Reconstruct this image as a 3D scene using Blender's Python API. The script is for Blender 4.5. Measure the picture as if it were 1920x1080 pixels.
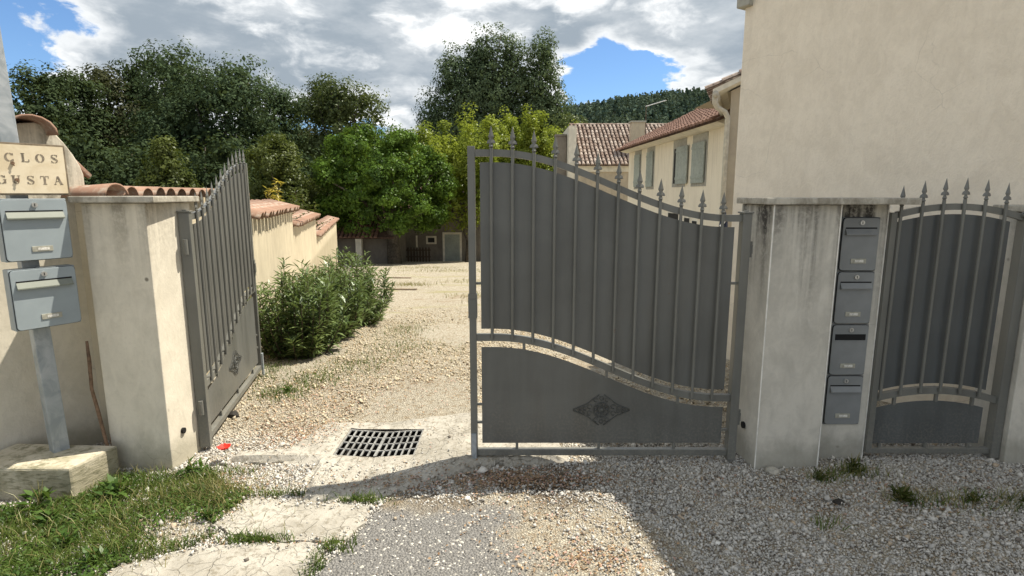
import bpy, bmesh, math, random
import numpy as np
from mathutils import Vector, Matrix

for o in list(bpy.data.objects):
    bpy.data.objects.remove(o, do_unlink=True)
SC = bpy.context.scene
COL = SC.collection
R = math.radians
random.seed(11)

# ------------------------------------------------------------------ camera
cam_d = bpy.data.cameras.new('camera')
cam = bpy.data.objects.new('camera', cam_d)
COL.objects.link(cam)
cam.location = (0, 0, 1.6)
cam.rotation_euler = (R(90 - 9.5), 0, 0)
cam_d.sensor_width = 36.0
cam_d.lens = 1046 / 1920 * 36.0
cam_d.clip_start = 0.05
cam_d.clip_end = 3000
SC.camera = cam
SC.render.resolution_x, SC.render.resolution_y = 1024, 576

# ------------------------------------------------------------------ light
SUN = Vector((0.53, 0.21, 1.0)).normalized()          # towards the sun
sun_el = math.asin(SUN.z)
sun_az = math.atan2(SUN.x, SUN.y)
sd = bpy.data.lights.new('sun', 'SUN')
sd.energy = 4.3
sd.angle = R(0.53)
sd.color = (1.0, 0.93, 0.80)
sun = bpy.data.objects.new('sun', sd)
COL.objects.link(sun)
sun.rotation_euler = (-SUN).to_track_quat('-Z', 'Y').to_euler()
sun.location = (8, 6, 20)

SC.view_settings.view_transform = 'Standard'
SC.view_settings.look = 'None'
SC.view_settings.exposure = 0.82
SC.view_settings.gamma = 1.0
SC.view_settings.use_curve_mapping = False

world = bpy.data.worlds.new('World')
SC.world = world
world.use_nodes = True


class G:
    """small node-graph helper"""
    def __init__(self, nt):
        self.nt = nt
        nt.nodes.clear()

    def n(self, t, props=None, **ins):
        nd = self.nt.nodes.new(t)
        for k, v in (props or {}).items():
            setattr(nd, k, v)
        for k, v in ins.items():
            key = int(k[1:]) if k[0] == '_' and k[1:].isdigit() else k.replace('_', ' ')
            self.set(nd.inputs[key], v)
        return nd

    def set(self, sock, v):
        if isinstance(v, bpy.types.NodeSocket):
            self.nt.links.new(v, sock)
        elif isinstance(v, bpy.types.Node):
            self.nt.links.new(v.outputs[0], sock)
        else:
            if sock.type == 'RGBA' and len(v) == 3:
                v = (*v, 1)
            sock.default_value = v

    def math(self, op, a, b=0.0, clamp=False):
        nd = self.nt.nodes.new('ShaderNodeMath')
        nd.operation = op
        nd.use_clamp = clamp
        self.set(nd.inputs[0], a)
        self.set(nd.inputs[1], b)
        return nd.outputs[0]

    def noise(self, vec, scale, detail=4, rough=.55, dist=0.0):
        nd = self.n('ShaderNodeTexNoise')
        if vec is not None:
            self.set(nd.inputs['Vector'], vec)
        nd.inputs['Scale'].default_value = scale
        nd.inputs['Detail'].default_value = detail
        nd.inputs['Roughness'].default_value = rough
        nd.inputs['Distortion'].default_value = dist
        return nd.outputs[0]

    def mapr(self, v, a, b, c=0.0, d=1.0, smooth=True):
        nd = self.n('ShaderNodeMapRange')
        nd.interpolation_type = 'SMOOTHSTEP' if smooth else 'LINEAR'
        self.set(nd.inputs[0], v)
        for i, x in enumerate((a, b, c, d)):
            self.set(nd.inputs[i + 1], x)
        return nd.outputs[0]

    def mix(self, f, a, b, mode='MIX'):
        nd = self.n('ShaderNodeMix')
        nd.data_type = 'RGBA'
        nd.blend_type = mode
        self.set(nd.inputs[0], f)
        self.set(nd.inputs[6], a)
        self.set(nd.inputs[7], b)
        return nd.outputs[2]

    def mapping(self, vec, scale=(1, 1, 1), loc=(0, 0, 0)):
        nd = self.n('ShaderNodeMapping')
        self.set(nd.inputs[0], vec)
        nd.inputs['Location'].default_value = loc
        nd.inputs['Scale'].default_value = scale
        return nd.outputs[0]


# world: clear-sky gradient with broken cloud all round the horizon and overhead
g = G(world.node_tree)
sky = g.n('ShaderNodeTexSky')
sky.sky_type = 'NISHITA'
sky.sun_disc = False
sky.sun_elevation = sun_el
sky.sun_rotation = sun_az
sky.altitude = 300
sky.air_density = 1.0
sky.dust_density = 0.15
sky.ozone_density = 4.0
tc = g.n('ShaderNodeTexCoord')
dirv = tc.outputs['Generated']
SKY_OFF = (5.65, 2.22, 0.80)
mp = g.mapping(dirv, (1.0, 1.0, 2.1), SKY_OFF)
wn = g.n('ShaderNodeTexNoise', Vector=mp, Scale=5.0)
wn.inputs['Detail'].default_value = 3
wmp = g.mix(.10, mp, wn.outputs[1], 'ADD')
big = g.noise(wmp, 2.7, 2, .5)                       # where the cloud banks lie
puff = g.noise(wmp, 9.5, 8, .58)                     # cauliflower edges
dens = g.math('ADD', big, g.math('MULTIPLY', g.math('SUBTRACT', puff, .5), .46))
cover = g.mapr(dens, .385, .425)
# the same field sampled a little towards the sun: thinner there means a lit flank
lmp = g.mapping(wmp, (1, 1, 1), (SUN.x * .055, SUN.y * .055, SUN.z * .085))
bigl = g.noise(lmp, 2.7, 2, .5)
puffl = g.noise(lmp, 8.5, 6, .60)
densl = g.math('ADD', bigl, g.math('MULTIPLY', g.math('SUBTRACT', puffl, .5), .46))
flank = g.mapr(g.math('SUBTRACT', dens, densl), -.02, .145)
thin = g.mapr(dens, .40, .56, 1.0, 0.0)
litm = g.math('MAXIMUM', flank, g.math('MULTIPLY', thin, .85))
soft = g.noise(g.mapping(dirv, (1, 1, 2.6), (4.1, .3, 2)), 5.0, 6, .6)
litm = g.math('ADD', g.math('MULTIPLY', litm, .78), g.math('MULTIPLY', g.mapr(soft, .38, .72), .36), True)
ccol = g.mix(litm, (.212, .250, .288), (.72, .725, .72))
skyc = g.mix(1.0, sky.outputs[0], (.80, .93, 1.05), 'MULTIPLY')
bg1 = g.n('ShaderNodeBackground', Color=skyc, Strength=.085)
bg2 = g.n('ShaderNodeBackground', Color=ccol, Strength=1.0)
mx = g.n('ShaderNodeMixShader', _0=cover, _1=bg1, _2=bg2)
out = g.n('ShaderNodeOutputWorld')
g.nt.links.new(mx.outputs[0], out.inputs[0])

# ------------------------------------------------------------------ mesh helpers
class MB:
    def __init__(self):
        self.v = []
        self.f = []

    def add(self, vs, fs):
        o = len(self.v)
        self.v += [tuple(p) for p in vs]
        self.f += [tuple(i + o for i in f) for f in fs]
        return self

    def box(self, x0, x1, y0, y1, z0, z1, M=None):
        vs = [(x, y, z) for z in (z0, z1) for y in (y0, y1) for x in (x0, x1)]
        if M is not None:
            vs = [M @ Vector(p) for p in vs]
        return self.add(vs, [(0, 2, 3, 1), (4, 5, 7, 6), (0, 1, 5, 4), (2, 6, 7, 3), (0, 4, 6, 2), (1, 3, 7, 5)])

    def bbox(self, x0, x1, y0, y1, z0, z1, b=.004, M=None):
        """box with chamfered edges"""
        bm = bmesh.new()
        bmesh.ops.create_cube(bm, size=1)
        for v in bm.verts:
            v.co = Vector(((x0 + x1) / 2 + v.co.x * (x1 - x0), (y0 + y1) / 2 + v.co.y * (y1 - y0), (z0 + z1) / 2 + v.co.z * (z1 - z0)))
        bmesh.ops.bevel(bm, geom=list(bm.edges), offset=b, segments=2, affect='EDGES', profile=.6)
        vs = [v.co.copy() for v in bm.verts]
        if M is not None:
            vs = [M @ p for p in vs]
        fs = [[v.index for v in f.verts] for f in bm.faces]
        bm.free()
        return self.add(vs, fs)

    def prism(self, poly, d0, d1, ax='z'):
        """poly: 2D outline; extruded along ax between d0 and d1. ax y: (x,z); ax x: (y,z)"""
        n = len(poly)
        def P(a, b, d):
            return {'z': (a, b, d), 'y': (a, d, b), 'x': (d, a, b)}[ax]
        vs = [P(a, b, d0) for a, b in poly] + [P(a, b, d1) for a, b in poly]
        fs = [tuple(range(n))[::-1], tuple(range(n, 2 * n))]
        fs += [(i, (i + 1) % n, n + (i + 1) % n, n + i) for i in range(n)]
        return self.add(vs, fs)

    def band(self, xs, lo, hi, y0, y1):
        """strip in the xz plane between curves lo(x), hi(x), thickness y0..y1"""
        vs = []
        for x in xs:
            a, b = lo(x), hi(x)
            vs += [(x, y0, a), (x, y0, b), (x, y1, b), (x, y1, a)]
        fs = [(0, 1, 2, 3)]
        n = len(xs)
        for i in range(n - 1):
            k = 4 * i
            for j in range(4):
                fs.append((k + j, k + 4 + j, k + 4 + (j + 1) % 4, k + (j + 1) % 4))
        fs.append((4 * n - 4, 4 * n - 1, 4 * n - 2, 4 * n - 3))
        return self.add(vs, fs)

    def tube(self, path, r, n=8, caps=True):
        path = [Vector(p) for p in path]
        m = len(path)
        rs = r if isinstance(r, (list, tuple)) else [r] * m
        vs, fs = [], []
        prev = None
        for i, p in enumerate(path):
            t = (path[min(i + 1, m - 1)] - path[max(i - 1, 0)]).normalized()
            if prev is None:
                a = t.orthogonal().normalized()
            else:
                a = (prev - t * prev.dot(t))
                a = a.normalized() if a.length > 1e-6 else t.orthogonal().normalized()
            prev = a
            b = t.cross(a)
            for k in range(n):
                th = 2 * math.pi * k / n
                vs.append(p + (a * math.cos(th) + b * math.sin(th)) * rs[i])
        for i in range(m - 1):
            for k in range(n):
                fs.append((i * n + k, i * n + (k + 1) % n, (i + 1) * n + (k + 1) % n, (i + 1) * n + k))
        if caps:
            fs.append(tuple(range(n))[::-1])
            fs.append(tuple((m - 1) * n + k for k in range(n)))
        return self.add(vs, fs)

    def ring(self, c, rad, r, nx, nz, n=16, k=5, a0=0, a1=2 * math.pi):
        """torus or arc: circle in the plane of nx,nz"""
        nx, nz, c = Vector(nx), Vector(nz), Vector(c)
        full = abs(a1 - a0 - 2 * math.pi) < 1e-6
        pts = [c + (nx * math.cos(a0 + (a1 - a0) * i / n) + nz * math.sin(a0 + (a1 - a0) * i / n)) * rad for i in range(n + 1)]
        return self.tube(pts, r, k, caps=not full)

    def blob(self, c, sx, sy, sz, seg=8, rings=5):
        bm = bmesh.new()
        bmesh.ops.create_uvsphere(bm, u_segments=seg, v_segments=rings, radius=1)
        vs = [(c[0] + v.co.x * sx, c[1] + v.co.y * sy, c[2] + v.co.z * sz) for v in bm.verts]
        fs = [[v.index for v in f.verts] for f in bm.faces]
        bm.free()
        return self.add(vs, fs)

    def mesh(self, name, recalc=True):
        me = bpy.data.meshes.new(name)
        me.from_pydata(self.v, [], self.f)
        if recalc:
            bm = bmesh.new()
            bm.from_mesh(me)
            bmesh.ops.recalc_face_normals(bm, faces=bm.faces)
            bm.to_mesh(me)
            bm.free()
        return me

    def build(self, name, mat, parent=None, smooth=False, local=True, bevel=0, recalc=True):
        """local=False: the coordinates are world ones and the parent is an unrotated root"""
        if parent is not None and not local:
            off = Vector(parent.location)
            pp = parent.parent
            while pp is not None:
                off += pp.location
                pp = pp.parent
            self.v = [tuple(Vector(p) - off) for p in self.v]
        me = self.mesh(name, recalc)
        me.materials.append(mat)
        if smooth:
            me.polygons.foreach_set('use_smooth', [True] * len(me.polygons))
            me.update()
        o = bpy.data.objects.new(name, me)
        COL.objects.link(o)
        o.parent = parent
        if bevel:
            md = o.modifiers.new('bevel', 'BEVEL')
            md.width = bevel
            md.segments = 2
            md.limit_method = 'ANGLE'
        return o


def np_obj(name, V, F, mat, parent=None, smooth=False):
    V = np.asarray(V, np.float32)
    F = np.asarray(F, np.int32)
    k = F.shape[1]
    me = bpy.data.meshes.new(name)
    me.vertices.add(len(V))
    me.vertices.foreach_set('co', V.ravel())
    me.loops.add(F.size)
    me.loops.foreach_set('vertex_index', F.ravel())
    me.polygons.add(len(F))
    me.polygons.foreach_set('loop_start', np.arange(0, F.size, k, dtype=np.int32))
    me.polygons.foreach_set('loop_total', np.full(len(F), k, np.int32))
    if smooth:
        me.polygons.foreach_set('use_smooth', np.ones(len(F), bool))
    me.update(calc_edges=True)
    me.materials.append(mat)
    o = bpy.data.objects.new(name, me)
    COL.objects.link(o)
    o.parent = parent
    return o


def tag(o, label=None, cat=None, group=None, kind=None):
    if label: o['label'] = label
    if cat: o['category'] = cat
    if group: o['group'] = group
    if kind: o['kind'] = kind
    return o


def thing(name, label, cat, loc=(0, 0, 0), rz=0, group=None):
    o = bpy.data.objects.new(name, None)
    o.empty_display_size = .1
    COL.objects.link(o)
    o.location = loc
    o.rotation_euler = (0, 0, rz)
    return tag(o, label, cat, group)


def linkcopy(o, parent, M=None):
    c = o.copy()
    COL.objects.link(c)
    c.parent = parent
    if M is not None:
        c.matrix_local = M
    return c


# ------------------------------------------------------------------ materials
def newmat(name):
    m = bpy.data.materials.new(name)
    m.use_nodes = True
    return m, G(m.node_tree)


def finish(g, col, rough=.8, bump=None, bs=.3, bd=.01, metal=0.0, spec=.3):
    b = g.n('ShaderNodeBsdfPrincipled')
    g.set(b.inputs['Base Color'], col)
    g.set(b.inputs['Roughness'], rough)
    b.inputs['Metallic'].default_value = metal
    b.inputs['Specular IOR Level'].default_value = spec
    if bump is not None:
        bn = g.n('ShaderNodeBump', Height=bump)
        bn.inputs['Strength'].default_value = bs
        bn.inputs['Distance'].default_value = bd
        g.nt.links.new(bn.outputs[0], b.inputs['Normal'])
    o = g.n('ShaderNodeOutputMaterial')
    g.nt.links.new(b.outputs[0], o.inputs[0])
    return b


def objco(g):
    return g.n('ShaderNodeTexCoord').outputs['Object']


def plain(name, c, rough=.7, var=.12, scale=12, bump=.15, bd=.004, metal=0.0, spec=.3, c2=None):
    m, g = newmat(name)
    v = objco(g)
    n1 = g.noise(v, scale, 6, .6)
    n2 = g.noise(v, scale * .13, 3, .5)
    f = g.math('ADD', g.math('MULTIPLY', n1, .6), g.math('MULTIPLY', n2, .4))
    f = g.mapr(f, .35, .65)
    lo = c2 if c2 else tuple(x * (1 - var * 1.6) for x in c)
    hi = tuple(min(1, x * (1 + var)) for x in c)
    finish(g, g.mix(f, lo, hi), rough, n1, bump, bd, metal, spec)
    return m


def plaster(name, c, dirt, amount=.5, streak=.0, streak_c=(.09, .085, .075), z0=0.0, z1=2.0, bump=.35, sc=1.0, base_dirt=None, spots=0.0):
    """rendered wall: trowel marks, blotches, rain streaks running down from the top edge"""
    m, g = newmat(name)
    v = objco(g)
    a = g.noise(v, 2.2 * sc, 6, .62, .4)
    b = g.noise(g.mapping(v, (1, 1, .55)), 9 * sc, 6, .68, .8)
    c3 = g.noise(v, 60, 4, .6)
    f = g.mapr(g.math('ADD', g.math('MULTIPLY', a, .55), g.math('MULTIPLY', b, .45)), .38, .63)
    col = g.mix(g.math('MULTIPLY', f, amount), c, dirt)
    col = g.mix(g.math('MULTIPLY', g.mapr(c3, .5, .72), .22), col, tuple(x * .72 for x in c))
    sep = g.n('ShaderNodeSeparateXYZ', Vector=v)
    if streak > 0:
        st = g.noise(g.mapping(v, (13, 13, .55)), 1.0, 5, .65, .3)
        st2 = g.noise(g.mapping(v, (4.2, 4.2, .45)), 1.0, 3, .5, .2)
        h = g.mapr(sep.outputs[2], z0, z1)
        s = g.math('MULTIPLY', g.mapr(st, .34, .62), g.mapr(st2, .34, .56))
        s = g.math('MULTIPLY', s, g.math('POWER', h, 1.5))
        s = g.math('ADD', s, g.math('MULTIPLY', g.mapr(g.math('ADD', h, g.math('MULTIPLY', st, .22)), 1.05, 1.20), .6))
        speck = g.noise(v, 38, 4, .7)
        s = g.math('MULTIPLY', s, g.mapr(speck, .30, .60, .45, 1.0))
        col = g.mix(g.math('MULTIPLY', s, streak, True), col, streak_c)
    if base_dirt:
        bn = g.noise(v, 7, 5, .65)
        h = g.mapr(g.math('ADD', sep.outputs[2], g.math('MULTIPLY', bn, -.34)), -.12, .06, 1, 0)
        col = g.mix(g.math('MULTIPLY', h, .42), col, base_dirt)
    if spots > 0:
        sp = g.n('ShaderNodeTexVoronoi', Vector=v, Scale=5.5)
        sm = g.mapr(sp.outputs['Distance'], .03, .09, 1, 0)
        sm = g.math('MULTIPLY', sm, g.mapr(g.noise(v, 6, 2), .55, .6))
        col = g.mix(g.math('MULTIPLY', sm, spots), col, (.12, .10, .07))
    vc = g.n('ShaderNodeTexVoronoi', {'feature': 'DISTANCE_TO_EDGE'}, Scale=1.15)
    g.set(vc.inputs['Vector'], g.mix(.22, v, g.n('ShaderNodeTexNoise', Vector=v, Scale=3.0, Detail=5.0).outputs[1], 'ADD'))
    hair = g.math('MULTIPLY', g.mapr(vc.outputs[0], .0005, .0035, 1, 0), g.mapr(g.noise(v, 1.3, 3), .50, .60))
    col = g.mix(g.math('MULTIPLY', hair, .35), col, tuple(x * .35 for x in c))
    grain = g.noise(g.mapping(v, (1, 1, .5)), 26 * sc, 5, .7, .6)
    hgt = g.math('ADD', g.math('MULTIPLY', b, .55), g.math('ADD', g.math('MULTIPLY', c3, .2), g.math('MULTIPLY', grain, .35)))
    finish(g, col, .92, hgt, bump, .012, spec=.15)
    return m


def leafmat(name, dark, light, trans=.35, gloss=.06, clump=.7):
    m, g = newmat(name)
    rnd = g.n('ShaderNodeNewGeometry').outputs['Random Per Island']
    v = objco(g)
    cl = g.noise(v, clump, 3, .6)
    f = g.math('ADD', g.math('MULTIPLY', rnd, .36), g.math('MULTIPLY', g.mapr(cl, .33, .67), .64))
    col = g.mix(f, dark, light)
    d = g.n('ShaderNodeBsdfDiffuse', Color=col)
    tcol = g.mix(.5, col, (.30, .38, .03), 'MIX')
    t = g.n('ShaderNodeBsdfTranslucent', Color=g.mix(.4, col, tcol))
    gl = g.n('ShaderNodeBsdfGlossy', Color=(.8, .85, .8), Roughness=.38)
    m1 = g.n('ShaderNodeMixShader', _0=trans, _1=d.outputs[0], _2=t.outputs[0])
    m2 = g.n('ShaderNodeMixShader', _0=gloss, _1=m1.outputs[0], _2=gl.outputs[0])
    o = g.n('ShaderNodeOutputMaterial')
    g.nt.links.new(m2.outputs[0], o.inputs[0])
    return m


M = {}
def gatepaint(name, c, warp):
    m, g = newmat(name)
    v = objco(g)
    n1 = g.noise(v, 1.6, 5, .6, .4)
    n2 = g.noise(g.mapping(v, (9, 9, 1.1)), 1.0, 5, .65)
    n3 = g.noise(v, 70, 4, .7)
    f = g.math('ADD', g.math('MULTIPLY', n1, .55), g.math('MULTIPLY', n2, .45))
    col = g.mix(g.mapr(f, .36, .64), tuple(x * .84 for x in c), tuple(x * 1.12 for x in c))
    z = g.n('ShaderNodeSeparateXYZ', Vector=v).outputs[2]
    splash = g.mapr(g.math('ADD', z, g.math('MULTIPLY', g.noise(v, 6, 4, .6), -.5)), -.22, .22, 1, 0)
    splash = g.math('MULTIPLY', splash, g.mapr(n3, .42, .66))
    col = g.mix(g.math('MULTIPLY', splash, .26), col, (.32, .285, .225))
    rust = g.math('MULTIPLY', g.mapr(g.noise(v, 17, 5, .7), .66, .74), g.mapr(n1, .5, .62))
    col = g.mix(g.math('MULTIPLY', rust, .6), col, (.13, .075, .045))
    hgt = g.math('ADD', g.math('MULTIPLY', g.noise(v, 2.3, 2, .5), warp), g.math('MULTIPLY', n3, .06))
    finish(g, col, g.mapr(n2, .3, .7, .30, .50), hgt, .35, .012, spec=.5)
    return m
M['rosette'] = plain('cast_rosette', (.082, .084, .077), .45, .2, 60, .2, .002)  # darker than the gate, shade of its gaps put into the colour
M['gate'] = gatepaint('gate_paint', (.144, .145, .130), .3)
M['gate_sheet'] = gatepaint('gate_sheet_paint', (.114, .116, .107), 1.0)
M['ped_sheet_shaded'] = gatepaint('gate_sheet_shaded', (.080, .087, .088), 1.0)  # gate paint with the side gate's shading put into its colour: darker, bluer
M['box_grey'] = plain('mailbox_grey', (.225, .236, .236), .45, .10, 5, .05, .001, spec=.4)
M['box_blue'] = plain('mailbox_blue_grey', (.30, .345, .365), .45, .06, 5, .04, .001, spec=.4)
M['flap'] = plain('mailbox_flap', (.20, .215, .18), .5, .08, 8, .04, .001)
M['black'] = plain('black_gap', (.012, .012, .012), .8, .1, 8, .05)
M['lock'] = plain('lock_metal', (.55, .55, .53), .35, .1, 30, .05, .001, metal=.7)
M['plate'] = plain('name_plate', (.36, .35, .29), .5, .15, 40, .1, .001)
M['paper'] = plain('name_paper', (.70, .68, .62), .8, .25, 90, .1, .001)
M['pale_edge'] = plain('pale_edge_strip', (.78, .76, .70), .6, .12, 20, .1, .002)
M['cap'] = plaster('cap_stone', (.50, .47, .40), (.20, .18, .14), .85, bump=.5, sc=3)
M['pillar_l'] = plaster('pillar_render', (.71, .655, .54), (.53, .485, .39), .6, .6, (.20, .18, .14), .9, 1.58, .4, 1.5, (.16, .15, .09), .8)
M['pillar_r'] = plaster('pillar_render_stained', (.62, .59, .515), (.44, .42, .365), .75, 1.0, (.070, .066, .060), .50, 1.52, .45, 1.3, (.14, .135, .10), .5)
M['wall_cream'] = plaster('wall_render_cream', (.62, .545, .40), (.48, .415, .30), .7, .4, (.30, .25, .18), -.3, 1.4, .45, .7, (.22, .19, .12))
M['house_near'] = plaster('house_render', (.84, .755, .62), (.69, .61, .49), .62, .25, (.50, .44, .35), .8, 4.2, .9, 1.5, None)
M['house_mid'] = plaster('house_render_mid', (.82, .75, .60), (.70, .63, .49), .5, .25, (.34, .30, .22), 1.5, 3.8, .25, .35, None)
M['house_grey'] = plaster('house_render_grey', (.47, .41, .31), (.33, .29, .23), .7, bump=.25, sc=.5)
M['shed'] = plaster('shed_render', (.24, .215, .18), (.15, .135, .115), .8, bump=.25, sc=.4)
M['concrete'] = None
M['trim'] = plain('pale_trim', (.70, .66, .55), .7, .1, 5, .1)
M['shutter'] = plain('shutter_grey_green', (.33, .36, .32), .6, .12, 14, .15, .003)
M['frame_grey'] = plain('window_surround', (.36, .35, .30), .8, .12, 10, .2)
M['dark'] = plain('dark_interior', (.02, .02, .02), .6, .1, 5, .05)
M['zinc'] = plain('zinc_gutter', (.50, .47, .39), .5, .12, 12, .1)
M['roof_bed'] = plain('roof_bed', (.10, .065, .05), .9, .3, 9, .4)
M['wood_dark'] = plain('wood_dark', (.10, .075, .05), .8, .3, 20, .4)
M['wood_grey'] = plain('wood_weathered', (.20, .155, .105), .85, .3, 20, .4)
M['trunk'] = plain('bark', (.10, .085, .065), .9, .35, 9, .6, .02)
M['stem'] = plain('dry_stem', (.19, .12, .075), .85, .3, 40, .5, .004)
M['stone'] = plain('stone_pale', (.46, .43, .36), .85, .2, 25, .6, .01)
M['stone_dark'] = plain('stone_dark', (.04, .035, .03), .85, .2, 25, .6, .01)
M['poppy'] = plain('poppy_red', (.85, .03, .015), .6, .15, 60, .1)
M['grate'] = plain('cast_iron', (.30, .295, .275), .55, .25, 40, .35, .003, metal=.25)
M['bundle_cloth'] = plain('navy_cloth', (.025, .032, .06), .8, .2, 20, .2)
M['white'] = plain('white_cloth', (.75, .76, .78), .8, .1, 20, .2)
M['antenna'] = plain('aluminium', (.75, .75, .74), .4, .1, 20, .1)


def tilemat(name, c1, c2, c3):
    m, g = newmat(name)
    v = objco(g)
    rnd = g.n('ShaderNodeNewGeometry').outputs['Random Per Island']
    orn = g.n('ShaderNodeObjectInfo').outputs['Random']
    r = g.math('FRACT', g.math('ADD', rnd, orn))
    n = g.noise(v, 14, 6, .65)
    col = g.mix(r, c1, c2)
    col = g.mix(g.mapr(n, .48, .72), col, c3)
    finish(g, col, .85, n, .35, .006, spec=.2)
    return m


M['tile'] = tilemat('terracotta', (.34, .205, .145), (.25, .155, .11), (.40, .335, .27))
M['tile_old'] = tilemat('terracotta_weathered', (.20, .14, .11), (.40, .335, .285), (.075, .060, .050))
M['tile_brown'] = tilemat('terracotta_brown', (.24, .145, .11), (.18, .105, .08), (.11, .08, .068))

# galvanised post
m, g = newmat('galvanised')
v = objco(g)
vo = g.n('ShaderNodeTexVoronoi', Vector=g.mapping(v, (1, 1, .5)), Scale=26.0)
n = g.noise(v, 7, 5, .6, 1.2)
col = g.mix(g.mapr(n, .35, .65), (.24, .28, .305), (.46, .49, .51))
col = g.mix(.4, col, g.mix(vo.outputs['Color'], (.30, .33, .35), (.50, .52, .53)))
finish(g, col, .5, n, .08, .002, metal=.35)
M['galv'] = m

# sign face
m, g = newmat('sign_face')
v = objco(g)
n = g.noise(v, 9, 6, .65, .5)
col = g.mix(g.mapr(n, .4, .68), (.70, .61, .45), (.60, .50, .34))
finish(g, col, .7, n, .1, .002)
M['sign'] = m
M['letter'] = plain('sign_letter', (.24, .20, .15), .8, .3, 60, .1)
M['sign_edge'] = plain('sign_edge', (.20, .16, .11), .8, .25, 30, .2)

# concrete pads
m, g = newmat('old_concrete')
v = g.n('ShaderNodeNewGeometry').outputs['Position']
a = g.noise(v, 3, 7, .65, .3)
b = g.noise(v, 34, 5, .7)
vo = g.n('ShaderNodeTexVoronoi', {'feature': 'DISTANCE_TO_EDGE'}, Vector=g.mapping(v, (1, 1, 1)), Scale=3.6)
g.set(vo.inputs['Vector'], g.mix(.16, v, g.n('ShaderNodeTexNoise', Vector=v, Scale=6.0).outputs[1], 'ADD'))
crk = g.math('MULTIPLY', g.mapr(vo.outputs[0], .001, .007, 1, 0), g.mapr(a, .50, .60))
col = g.mix(g.mapr(a, .38, .66), (.45, .42, .36), (.31, .287, .24))
col = g.mix(g.math('MULTIPLY', g.mapr(b, .50, .64), .8), col, (.22, .195, .15))
col = g.mix(g.math('MULTIPLY', crk, .4), col, (.12, .10, .075))
v9 = g.n('ShaderNodeTexVoronoi', {'feature': 'DISTANCE_TO_EDGE'}, Scale=11.0)
g.set(v9.inputs['Vector'], g.mix(.10, v, g.n('ShaderNodeTexNoise', Vector=v, Scale=9.0).outputs[1], 'ADD'))
c9 = g.math('MULTIPLY', g.mapr(v9.outputs[0], .004, .03, 1, 0), g.mapr(g.noise(v, 5, 4), .42, .58))
col = g.mix(g.math('MULTIPLY', c9, .15), col, (.17, .145, .11))
hg = g.math('SUBTRACT', g.math('SUBTRACT', b, g.math('MULTIPLY', crk, 1.5)), g.math('MULTIPLY', c9, .8))
finish(g, col, .95, hg, .7, .014, spec=.1)
M['concrete'] = m

# block of the mailbox post
m, g = newmat('plinth_concrete')
v = objco(g)
a = g.noise(v, 5, 6, .65, .3)
b = g.noise(g.mapping(v, (1, 1, 4)), 16, 6, .7)
col = g.mix(g.mapr(a, .38, .64), (.55, .50, .39), (.34, .31, .22))
col = g.mix(g.math('MULTIPLY', g.mapr(b, .46, .66), .8), col, (.15, .145, .085))
finish(g, col, .95, b, .6, .012, spec=.1)
M['plinth'] = m

# ground: pale gravel, an asphalt strip with stones trodden in, brown litter and soil
m, g = newmat('gravel_ground')
pos = g.n('ShaderNodeNewGeometry').outputs['Position']
sp = g.n('ShaderNodeSeparateXYZ', Vector=pos)
X, Y = sp.outputs[0], sp.outputs[1]
warp = g.n('ShaderNodeTexNoise', Vector=pos, Scale=40.0)
wv = g.mix(.012, pos, warp.outputs[1], 'ADD')
v1 = g.n('ShaderNodeTexVoronoi', Vector=wv, Scale=84.0)
v1e = g.n('ShaderNodeTexVoronoi', {'feature': 'DISTANCE_TO_EDGE'}, Vector=wv, Scale=84.0)
v2 = g.n('ShaderNodeTexVoronoi', Vector=wv, Scale=36.0)
cellv = g.n('ShaderNodeSeparateColor', Color=v1.outputs['Color'])
cell2 = g.n('ShaderNodeSeparateColor', Color=v2.outputs['Color'])
stone = g.mix(cellv.outputs[0], (.40, .36, .285), (.66, .60, .48))
stone = g.mix(g.mapr(cell2.outputs[1], .72, .9), stone, (.40, .33, .235))
gap = g.mapr(v1e.outputs[0], .0, .16, 1, 0)
near = g.mapr(Y, 3.5, 8.0, .84, 1.0)
stone = g.mix(1.0, stone, g.n('ShaderNodeCombineXYZ', X=near, Y=near, Z=near).outputs[0], 'MULTIPLY')
grav = g.mix(g.math('MULTIPLY', gap, .85), stone, (.15, .125, .09))  # shadows between stones put into the colour of the gaps
soiln = g.noise(pos, 1.1, 6, .62, .6)
grav = g.mix(g.math('MULTIPLY', g.mapr(soiln, .54, .70), .55), grav, (.27, .20, .125))
dryn = g.noise(g.mapping(pos, (.35, 1.0, 1), (4, 2, 0)), 1.0, 6, .65, .5)
far = g.mapr(Y, 6.5, 10.0)
grav = g.mix(g.math('MULTIPLY', g.math('MULTIPLY', g.mapr(dryn, .55, .67), far), .6), grav, (.30, .285, .12))
# asphalt
an = g.noise(pos, 3.2, 5, .6)
ax0 = g.math('ADD', X, g.math('MULTIPLY', Y, -.28))      # left edge leans with the strip
left = g.mapr(g.math('ADD', ax0, g.math('MULTIPLY', an, .10)), -1.46, -1.40)
right = g.mapr(g.math('ADD', g.math('ADD', X, g.math('MULTIPLY', Y, .30)), g.math('MULTIPLY', an, .9)), 1.02, 1.42, 1, 0)
top = g.mapr(g.math('ADD', Y, g.math('MULTIPLY', an, .25)), 2.70, 2.86, 1, 0)
asp = g.math('MULTIPLY', g.math('MULTIPLY', left, right), top)
ac = g.mix(g.mapr(g.noise(pos, 90, 4, .7), .35, .68), (.125, .122, .118), (.29, .283, .27))
ac = g.mix(g.mapr(cellv.outputs[2], .93, .97), ac, (.66, .62, .54))
col = g.mix(g.math('MULTIPLY', asp, .92), grav, ac)
lit2 = g.noise(g.mapping(pos, (1, 1.6, 1), (1, 5, 0)), 1.7, 5, .65)
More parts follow.
